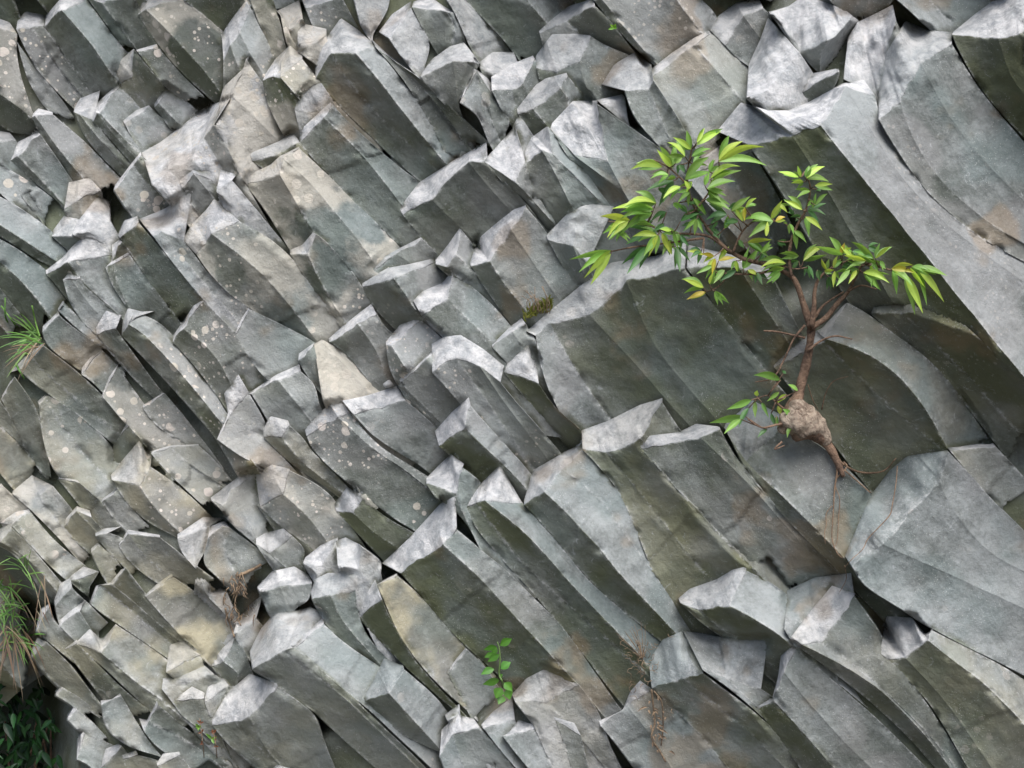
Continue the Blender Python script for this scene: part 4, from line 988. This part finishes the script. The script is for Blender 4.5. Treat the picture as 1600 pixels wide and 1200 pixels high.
# leaves: base, tip, tone, on a 1600 x 828 survey of the crown
LV = '''520,90,550,35,y 520,100,612,50,y 495,120,428,74,y 470,150,404,98,y 415,200,357,131,y 372,195,253,205,y 615,165,706,95,y 615,172,787,118,y 500,150,572,122,g
575,215,590,168,g 580,245,692,200,y 555,275,573,224,g 565,290,672,262,g 470,250,560,165,g 430,180,455,158,g 445,185,466,216,d 505,180,562,165,g 400,230,330,245,g 430,240,394,250,g
420,255,320,290,d 490,290,470,258,y 500,258,478,302,y 450,280,384,326,y 490,305,444,346,g 355,290,402,320,d 505,330,552,396,g 560,335,652,376,g 570,290,622,342,g 650,400,570,422,d
345,350,294,311,y 345,352,219,368,y 330,372,178,375,y 335,378,214,390,g 330,395,238,405,g 390,390,328,430,d 232,425,119,410,y 215,425,144,492,y 225,430,168,482,y 250,440,332,452,g
330,430,280,450,d 215,450,150,502,g 180,480,222,516,g 355,490,318,572,y 370,480,406,562,y 400,510,412,566,y 350,490,258,495,y 330,470,229,522,d 310,535,231,642,d 150,555,49,660,y
150,570,74,687,y 430,540,446,636,d 420,470,440,542,g 450,490,482,532,d 410,470,369,465,y 430,480,378,482,g 480,390,440,358,d 520,420,512,482,g 470,400,542,440,d 450,430,522,400,d
670,385,742,330,g 730,370,772,335,y 728,370,727,422,o 720,430,688,378,y 640,460,672,420,g 700,430,648,440,d 850,430,738,425,g 840,420,882,350,y 870,360,907,390,y 820,495,825,438,y
860,430,897,414,o 700,510,722,542,d 740,520,832,511,y 800,565,832,520,g 870,515,902,532,d 960,240,883,219,y 970,240,957,196,y 990,240,1012,204,g 990,245,1062,200,y 980,260,933,265,y
1030,275,1097,270,y 1010,300,958,326,g 1040,290,1052,300,d 975,380,908,346,y 1030,360,1077,317,g 1000,385,1067,401,d 990,410,1053,462,y 920,440,936,482,g 940,470,987,517,g 940,400,918,374,d
900,440,905,432,g 970,405,928,411,d 1020,340,1000,362,g 595,580,548,571,o 600,590,588,652,o 600,640,579,702,g 615,600,682,589,o 550,575,488,561,y 590,620,528,652,g 640,640,598,692,g
690,640,628,682,d 690,600,695,642,y 720,635,782,554,g 740,640,782,662,y 780,650,800,697,d 550,715,473,684,y 560,735,488,763,o 600,730,652,777,g 575,700,590,658,y 905,612,808,628,y
900,632,828,651,g 960,580,888,570,g 980,600,1057,549,y 1000,620,1021,672,d 1040,640,1050,682,d 880,650,828,692,g 1080,640,1060,598,y 1070,645,1107,640,y 1110,630,1126,584,y 1115,645,1110,707,y
1090,670,1100,717,d 1150,575,1048,544,g 1140,570,1156,528,o 1170,570,1140,544,y 1200,600,1148,546,y 1180,640,1128,702,g 1210,640,1179,692,y 1292,610,1178,600,g 1280,590,1208,564,g 1250,600,1168,580,y
1290,590,1347,544,y 1280,600,1300,642,g 1270,620,1286,647,y 1310,600,1332,632,g 1240,650,1337,691,y 1250,660,1322,681,g 1280,660,1275,707,g 1230,620,1168,641,g 1220,640,1179,682,g 1260,540,1302,561,d
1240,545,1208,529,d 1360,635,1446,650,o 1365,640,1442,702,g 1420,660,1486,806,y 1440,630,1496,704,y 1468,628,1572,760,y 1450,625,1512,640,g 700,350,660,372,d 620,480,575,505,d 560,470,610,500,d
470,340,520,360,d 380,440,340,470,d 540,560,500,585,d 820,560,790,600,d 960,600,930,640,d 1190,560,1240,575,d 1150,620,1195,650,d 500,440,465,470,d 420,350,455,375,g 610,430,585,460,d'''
def near_branch(x, y):
    best, bi = 1e9, 0
    for k, pts in enumerate(BR[:12]):
        for q in range(len(pts) - 1):
            for t in (0, .5, 1):
                dd = (pts[q][0] * (1 - t) + pts[q + 1][0] * t - x) ** 2 + (pts[q][1] * (1 - t) + pts[q + 1][1] * t - y) ** 2
                if dd < best: best, bi, pt = dd, k, (pts[q][0] * (1 - t) + pts[q + 1][0] * t, pts[q][1] * (1 - t) + pts[q + 1][1] * t)
    return bi, pt, math.sqrt(best)
sprays = {}; twigs = {}
for tok in LV.split():
    bx, by, tx, ty, tn = tok.split(',')
    bx, by, tx, ty = 900 + float(bx) / 2.7586, 190 + float(by) / 2.76, 900 + float(tx) / 2.7586, 190 + float(ty) / 2.76
    k, pt, dist = near_branch(bx, by)
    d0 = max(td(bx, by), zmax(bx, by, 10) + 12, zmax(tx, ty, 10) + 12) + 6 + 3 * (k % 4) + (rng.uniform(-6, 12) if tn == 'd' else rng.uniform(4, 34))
    tx, ty = tx + (tx - bx) * .15, ty + (ty - by) * .15
    L = math.hypot(tx - bx, ty - by)
    bg = sprays.setdefault(k, Bag())
    rl = rng.uniform(-0.95, 0.95)
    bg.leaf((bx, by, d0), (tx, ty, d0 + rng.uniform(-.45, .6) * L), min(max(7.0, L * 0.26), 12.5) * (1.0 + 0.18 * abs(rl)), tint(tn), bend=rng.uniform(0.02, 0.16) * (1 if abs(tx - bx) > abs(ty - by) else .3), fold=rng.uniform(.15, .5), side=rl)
    for _ in range(rng.choice((1, 2, 2))):
        a_ = math.atan2(ty - by, tx - bx) + rng.uniform(-.8, .8); l_ = L * rng.uniform(.7, 1.1); q_ = (bx + math.cos(a_) * l_, by + math.sin(a_) * l_)
        d_ = max(d0 - rng.uniform(4, 16), zmax(bx, by, 8) + 6, zmax(*q_, 8) + 6)
        bg.leaf((bx, by, d_), (*q_, d_ + rng.uniform(-.3, .3) * l_), min(max(7.0, l_ * 0.30), 12.5), tint(dict(y='g', g='g', d='d', o='y')[tn]), bend=rng.uniform(.02, .14), fold=.35, side=rng.uniform(-.9, .9))
    if dist > 2.0:
        tb = Bag(); twigs.setdefault(k, []).append(tb)
        dz = max(td(*pt), zmax(pt[0], pt[1], 9) + 4) + 6 + 3 * (k % 4)
        tb.tube([(pt[0], pt[1], dz, 1.2), ((pt[0] + bx) / 2, (pt[1] + by) / 2 + 1.5, (dz + d0) / 2, 1.0), (bx, by, d0, .7)], 3, 5, 0.1)
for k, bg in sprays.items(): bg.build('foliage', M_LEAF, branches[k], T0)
for k, bs in twigs.items():
    for bg in bs: bg.build('twig', M_BARK, branches[k], T0)
# sprouts at the base
bg = Bag()
for tok in '''225,540,133,576,g 240,545,240,607,g 265,550,291,607,g 200,600,68,626,g 185,612,123,667,g 215,570,178,642,d 330,510,283,546,g 360,520,318,556,y 325,560,340,602,y 335,465,233,447,g 400,505,363,481,g
375,600,343,574,g 372,640,360,682,g 320,600,326,642,g 345,440,352,430,d 285,650,248,682,d 245,525,248,504,y 300,590,318,640,d'''.split():
    bx, by, tx, ty, tn = tok.split(',')
    bx, by, tx, ty = 1080 + float(bx) / 2.4, 400 + float(by) / 2.4, 1080 + float(tx) / 2.4, 400 + float(ty) / 2.4
    d0 = max(TD + 8, zmax(bx, by, 10) + 10, zmax(tx, ty, 10) + 10) + rng.uniform(0, 22); L = math.hypot(tx - bx, ty - by)
    bg.leaf((bx, by, d0), (tx, ty, d0 + rng.uniform(-.2, .5) * L), min(max(8.0, L * 0.30), 13), tint(tn), bend=rng.uniform(.02, .12), fold=rng.uniform(.2, .5), side=rng.uniform(-.7, .7))
    q = min(((1212, 628), (1200, 618), (1184, 622), (1212, 664), (1190, 668)), key=lambda p: (p[0] - bx) ** 2 + (p[1] - by) ** 2)
    tb = Bag(); tb.tube([(q[0], q[1], max(td(*q), zmax(*q, 9) + 4) + 8, 1.3), (bx, by, d0, .8)], 3, 5, .1); tb.build('twig', M_BARK, branches[16], T0)
bg.build('foliage', M_LEAF, branches[16], T0)

# --- seedling low on the face
def plant(name, label, cat, loc, group=None):
    o = empty(name, to3d((*loc, zmax(*loc, 4)))); tag(o, label, cat, group); return o, o.location.copy()
sd, o0 = plant('seedling', 'leafy green seedling with round leaves rooted in a crack low on the rock face', 'seedling', (779, 1095))
K = 7.5; f = lambda x, y: (700 + x / K, 960 + y / K)
bz = max(zmax(*f(600, y), 12) for y in (400, 600, 800, 1000))
sp_ = [(*f(640, 900), zmax(*f(640, 960), 4) + 1, 1.6), (*f(640, 800), bz + 8, 1.5), (*f(600, 700), bz + 14, 1.4), (*f(610, 540), bz + 18, 1.3), (*f(600, 400), bz + 20, 1.1), (*f(578, 320), bz + 20, .8)]
b = Bag(); b.tube(sp_, 5, 7, .05, (0.16, 0.26, 0.08)); b.build('stem', M_GRASS, sd, o0)
b = Bag()
for bx, by, tx, ty, w in ((610,365,750,285,100),(570,380,415,415,80),(570,385,515,485,75),(600,470,465,555,95),(545,460,425,505,75),(620,640,735,560,115),(540,640,385,705,95),(600,770,405,820,110),(660,800,755,900,105),(620,860,560,985,130),(690,880,725,1000,110),(650,960,590,1055,105),(600,740,640,700,50)):
    p, q = f(bx, by), f(tx, ty); d0 = bz + rng.uniform(12, 26)
    b.leaf((*p, d0), (*q, d0 + rng.uniform(-2, 10)), w / K, tint((0.10, 0.27, 0.04), .14), bend=.05, fold=rng.uniform(.1, .35), side=rng.uniform(-.6, .6), shape=.9)
b.build('leaf', M_LEAF, sd, o0)

# --- grasses
def blades(b, root, n, spread, length, cols, w=2.6, droop=1.0, dirs=None):
    for _ in range(n):
        x0, y0 = root[0] + rng.gauss(0, spread * .25), root[1] + rng.gauss(0, spread * .25)
        a = rng.uniform(*dirs) if dirs else rng.uniform(0, 2 * math.pi)
        L = length * rng.uniform(.45, 1.1); d0 = zmax(x0, y0, 6) + rng.uniform(2, 10)
        pts = []
        for u in np.linspace(0, 1, 7):
            x = x0 + math.cos(a) * L * u; y = y0 - math.sin(a) * L * u + droop * L * .55 * u * u
            pts.append((x, y, max(d0 + L * .45 * u, zmax(x, y, 4) + 2)))
        P = np.array(pts); ax = np.gradient(P, axis=0); side = np.stack([-ax[:, 1], ax[:, 0], np.zeros(7)], 1)
        side /= np.linalg.norm(side, axis=1)[:, None] + 1e-6
        ww = w * rng.uniform(.4, .9) * np.array([.7, 1, 1, .95, .8, .5, .08])
        V = np.stack([P - side * ww[:, None] * .5, P + (0, 0, 1) * ww[:, None] * .15, P + side * ww[:, None] * .5], 1).reshape(-1, 3)
        F = []
        for i in range(6):
            for k in range(2): F.append((i * 3 + k, i * 3 + k + 1, i * 3 + k + 4, i * 3 + k + 3))
        b.add(to3d(V), F, tint(rng.choice(cols), .2))
GR = [(0.15, 0.31, 0.06), (0.21, 0.36, 0.10), (0.10, 0.22, 0.05)]; DRYC = [(0.24, 0.16, 0.10), (0.33, 0.26, 0.17), (0.19, 0.12, 0.08)]
g1, o0 = plant('grass_tuft', 'bright green grass tuft with some brown blades on the left ledge, upper of the grasses', 'grass', (58, 535))
b = Bag(); blades(b, (60, 532), 26, 22, 70, GR, 3.4, .5, (1.8, 3.9)); b.build('blades', M_GRASS, g1, o0)
b = Bag(); blades(b, (58, 538), 16, 22, 60, DRYC, 2.4, .6, (2.2, 4.2)); b.build('dry_blades', M_GRASS, g1, o0)
b = Bag()
for pts in ([(8, 465), (10, 500), (34, 522)], [(50, 478), (56, 505), (62, 525)], [(2, 478), (22, 505), (40, 522)], [(46, 553), (20, 556), (2, 578)], [(20, 556), (28, 575), (38, 592)]):
    b.tube([(x, y, zmax(x, y, 6) + 8, 1.5) for x, y in pts], 4, 4, 0, tint(GR[0]))
b.build('long_blades', M_GRASS, g1, o0)
g2, o0 = plant('grass_tuft', 'green feathery grass hanging over dry stalks at the left edge, above the dark bush', 'grass', (18, 900))
b = Bag(); blades(b, (28, 890), 30, 40, 42, GR, 2.6, .5); blades(b, (10, 925), 26, 44, 40, GR, 2.6, .6); b.build('blades', M_GRASS, g2, o0)
b = Bag(); blades(b, (38, 925), 18, 50, 50, DRYC, 2.2, .9, (2.6, 5.6)); b.build('dry_blades', M_GRASS, g2, o0)
g3, o0 = plant('hanging_grass', 'dry brown hanging stalks mixed with small green leaves, lowest tuft at the left edge', 'grass', (12, 990))
b = Bag(); blades(b, (14, 985), 22, 40, 62, DRYC, 2.6, 1.2, (3.4, 5.9)); b.build('dry_blades', M_GRASS, g3, o0)
b = Bag(); blades(b, (22, 1000), 40, 60, 28, GR, 3.4, .5); blades(b, (10, 960), 26, 46, 30, GR, 3.2, .5); b.build('blades', M_GRASS, g3, o0)

# --- dark bush in the hollow at the foot of the face
bush = empty('bush', to3d((40, 1200, -560))); o0 = bush.location.copy()
tag(bush, 'dark green bush in the shaded hollow at the lower left corner', 'bush')
b = Bag()
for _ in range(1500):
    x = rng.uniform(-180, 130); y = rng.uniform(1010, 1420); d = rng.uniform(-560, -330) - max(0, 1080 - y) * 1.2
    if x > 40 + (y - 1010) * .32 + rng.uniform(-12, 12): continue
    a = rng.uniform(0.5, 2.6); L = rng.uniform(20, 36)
    b.leaf((x, y, d), (x + math.cos(a) * L, y + math.sin(a) * L, d + rng.uniform(-8, 16)), L * .34, tint(rng.choice([(0.010, 0.034, 0.012), (0.018, 0.060, 0.018), (0.034, 0.115, 0.03)]), .3), bend=rng.uniform(0, .12), fold=.3, side=rng.uniform(-.9, .9))  # dark green leaves, colour deepened further to stand in for the hollow's shade
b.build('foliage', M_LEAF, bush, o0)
b = Bag()
for _ in range(22):
    x = rng.uniform(-120, 110); b.tube([(x, 1480, -520, 4), (x + rng.uniform(-20, 20), 1300, -480, 3), (x + rng.uniform(-30, 30), 1120, -450, 1.2)], 4, 5, .1)
b.build('stem', M_BARK, bush, o0)

# --- moss cushion in a joint
ms, o0 = plant('moss_tuft', 'small olive moss cushion with dark dry hairs in the joint beside a grey column', 'moss', (845, 487))
b = Bag(); 
for k in range(150):
    u = rng.random(); x = 822 + 38 * u + rng.gauss(0, 3); y = 494 - 18 * u + rng.gauss(0, 4); d = zmax(x, y, 5) + 1; a = rng.uniform(.3, 2.9); L = rng.uniform(6, 14)
    b.leaf((x, y, d), (x + math.cos(a) * L, y - math.sin(a) * L, d + rng.uniform(2, 12)), 2.4, tint((0.19, 0.20, 0.04), .35), fold=.2)
b.build('cushion', M_GRASS, ms, o0)['kind'] = 'stuff'
b = Bag()
for k in range(12):
    x = 826 + k * 3; d = zmax(x, 485, 8) + 4; b.tube([(x, 490, d, .7), (x + rng.uniform(-8, 4), 472, d + 8, .6), (x + rng.uniform(-20, 8), rng.uniform(444, 466), d + 8, .4)], 3, 4, 0)
b.build('dry_hairs', M_DRY, ms, o0)

# --- withered plant and other dead stuff
wp, o0 = plant('withered_plant', 'brown withered plant with a fuzzy head and dangling dead stem, right of the seedling', 'dead plant', (1015, 1065))
b = Bag()
st = [(1018, 1078), (1021, 1105), (1023, 1130), (1018, 1152), (1030, 1172), (1040, 1190)]
b.tube([(x, y, zmax(x, y, 5) + 5, 1.5) for x, y in st], 5, 5, .2)
b.tube([(x, y, zmax(x, y, 5) + 5, 1.2) for x, y in [(1022, 1080), (1034, 1098), (1036, 1135), (1033, 1165)]], 5, 5, .2)
for k in range(30):
    y = rng.uniform(1085, 1178); x = 1020 + (y - 1085) * .1 + rng.gauss(0, 6); d = zmax(x, y, 4) + rng.uniform(3, 10)
    b.leaf((x, y, d), (x + rng.gauss(0, 6), y + rng.uniform(3, 10), d + 2), 3.2, tint((0.2, 0.13, 0.08), .3), fold=.7, bend=.15)
b.build('dead_stem', M_DRY, wp, o0)
b = Bag()
for k in range(60):
    x = 1002 + rng.gauss(0, 11); y = 1040 + rng.gauss(0, 22); d = zmax(x, y, 5) + rng.uniform(2, 16); a = rng.uniform(0, 6.28); L = rng.uniform(5, 15)
    b.tube([(x, y, d, .55), (x + math.cos(a) * L * .5, y - math.sin(a) * L * .6, d + 3, .45), (x + math.cos(a + .7) * L, y - math.sin(a + .5) * L, d + 5, .3)], 2, 4, 0)
for k in range(16):
    x = 985 + rng.gauss(0, 14); y = 992 + rng.gauss(0, 12); d = zmax(x, y, 5) + 3; b.tube([(1004, 1030, zmax(1004, 1030, 5) + 6, .5), ((x + 1004) / 2 + 2, (y + 1030) / 2, d + 5, .4), (x, y, d, .3)], 3, 4, 0)
b.build('fuzzy_head', M_DRY, wp, o0)['kind'] = 'stuff'
rm, o0 = plant('root_mat', 'tangled dark mat of dead roots and debris in a vertical gap between columns', 'dead roots', (371, 935))
b = Bag()
for k in range(80):
    x = 371 + rng.gauss(0, 9); y = rng.uniform(893, 968); d = zmax(x, y, 4) + rng.uniform(0, 9); a = rng.uniform(.9, 2.2); L = rng.uniform(8, 24)
    b.tube([(x, y, d, 1.1), (x + math.cos(a) * L * .4 + rng.gauss(0, 3), y + L * .5, d + 3, .9), (x + math.cos(a) * L, y + math.sin(a) * L, d, .4)], 3, 4, .2)
b.build('dead_roots', M_DRY, rm, o0)['kind'] = 'stuff'; b = Bag()
b.tube([(x, y, zmax(x, y, 4) + 3, 1.6) for x, y in [(352, 950), (356, 966), (362, 982), (366, 995)]], 4, 5, .3)
b.build('root', M_DRY, rm, o0); b = Bag()
b.tube([(x, y, zmax(x, y, 4) + 3, 2.4) for x, y in [(372, 900), (388, 893), (402, 886), (408, 882)]], 4, 5, .4)
b.build('root', M_DRY, rm, o0)
for i, (x0, y0, lab) in enumerate(((318, 1196, 'thin weed with reddish seed heads, left one of the bottom pair'), (338, 1196, 'thin weed with a bright green leaf and red buds, right one of the bottom pair'))):
    w_, o0 = plant('weed', lab, 'weed', (x0, y0), 'thin weeds at the bottom edge')
    top = (312, 1122) if i == 0 else (333, 1140); d = zmax(x0, 1150, 12) + 14
    b = Bag(); b.tube([(x0 + 2, 1215, zmax(x0, 1212, 5) + 2, .9), (x0, 1172, d, .8), (top[0], top[1], d + 6, .5)], 5, 5, 0); b.build('stem', M_DRY, w_, o0)
    for q in (0.15, 0.45, .8):
        b = Bag(); x, y = top[0] + (x0 - top[0]) * q, top[1] + (1172 - top[1]) * q
        for m in range(5): b.leaf((x, y, d + 6), (x + rng.uniform(-6, 6), y + rng.uniform(-6, 3), d + 9), 2.6, tint((0.24, 0.09, 0.05), .2), fold=.5)
        b.build('bud', M_GRASS, w_, o0)
    b = Bag()
    for m in range(4): b.leaf((top[0] - 2, top[1] + 14, d + 7), (top[0] + rng.uniform(-12, 6), top[1] + rng.uniform(4, 24), d + 12), 4.6, tint((0.17, 0.33, 0.06), .2), fold=.4)
    b.build('leaf', M_LEAF, w_, o0)
sp2, o0 = plant('sprout', 'tiny bright green leaf sprout in the dark notch near the top edge', 'sprout', (958, 44))
b = Bag(); d = zmax(957, 42, 8) + 6
for t in ((950, 46), (953, 38), (962, 37), (964, 44)): b.leaf((960, 43, d), (*t, d + 5), 5, tint((0.20, 0.42, 0.05)), fold=.4)
b.build('leaf', M_LEAF, sp2, o0)

# --- a loose chip of stone
def stone(label, x, y, r, seed):
    rr = random.Random(seed); d = zmax(x, y, r * .6)
    n1_, n2_ = 14, 18; V = []
    for i in range(n1_ + 1):
        for k in range(n2_):
            th, ph = math.pi * i / n1_, 2 * math.pi * k / n2_
            v = np.array((math.sin(th) * math.cos(ph), math.cos(th), math.sin(th) * math.sin(ph)))
            V.append(v)
    V = np.array(V); pl = [np.array([rr.gauss(0, 1) for _ in range(3)]) for _ in range(9)]
    R_ = np.ones(len(V))
    for p in pl:
        p = p / np.linalg.norm(p); q = V @ p; R_ = np.minimum(R_, np.where(q > .3, rr.uniform(.62, .85) / np.maximum(q, .3), 9))
    P = V * R_[:, None] * r * (1 + .06 * fbm(V * 3 + seed, seed, 3))[:, None] * (1.1, .85, .9) + (x, y, d + r * .35)
    F = [(i * n2_ + k, i * n2_ + (k + 1) % n2_, (i + 1) * n2_ + (k + 1) % n2_, (i + 1) * n2_ + k) for i in range(n1_) for k in range(n2_)]
    W3 = to3d(P); o0 = W3.mean(0)
    o = mesh_obj('loose_stone', W3 - o0, F, M_ROCK, None, True, rock_attrs(W3, np.tile((.3, .7, 0.), (len(P), 1)), 0, .1, .05), W3)
    o.location = o0; tag(o, label, 'stone'); return o
stone('small pale stone chip lying at the tip of the white ledge, centre left', 607, 600, 8, 4)
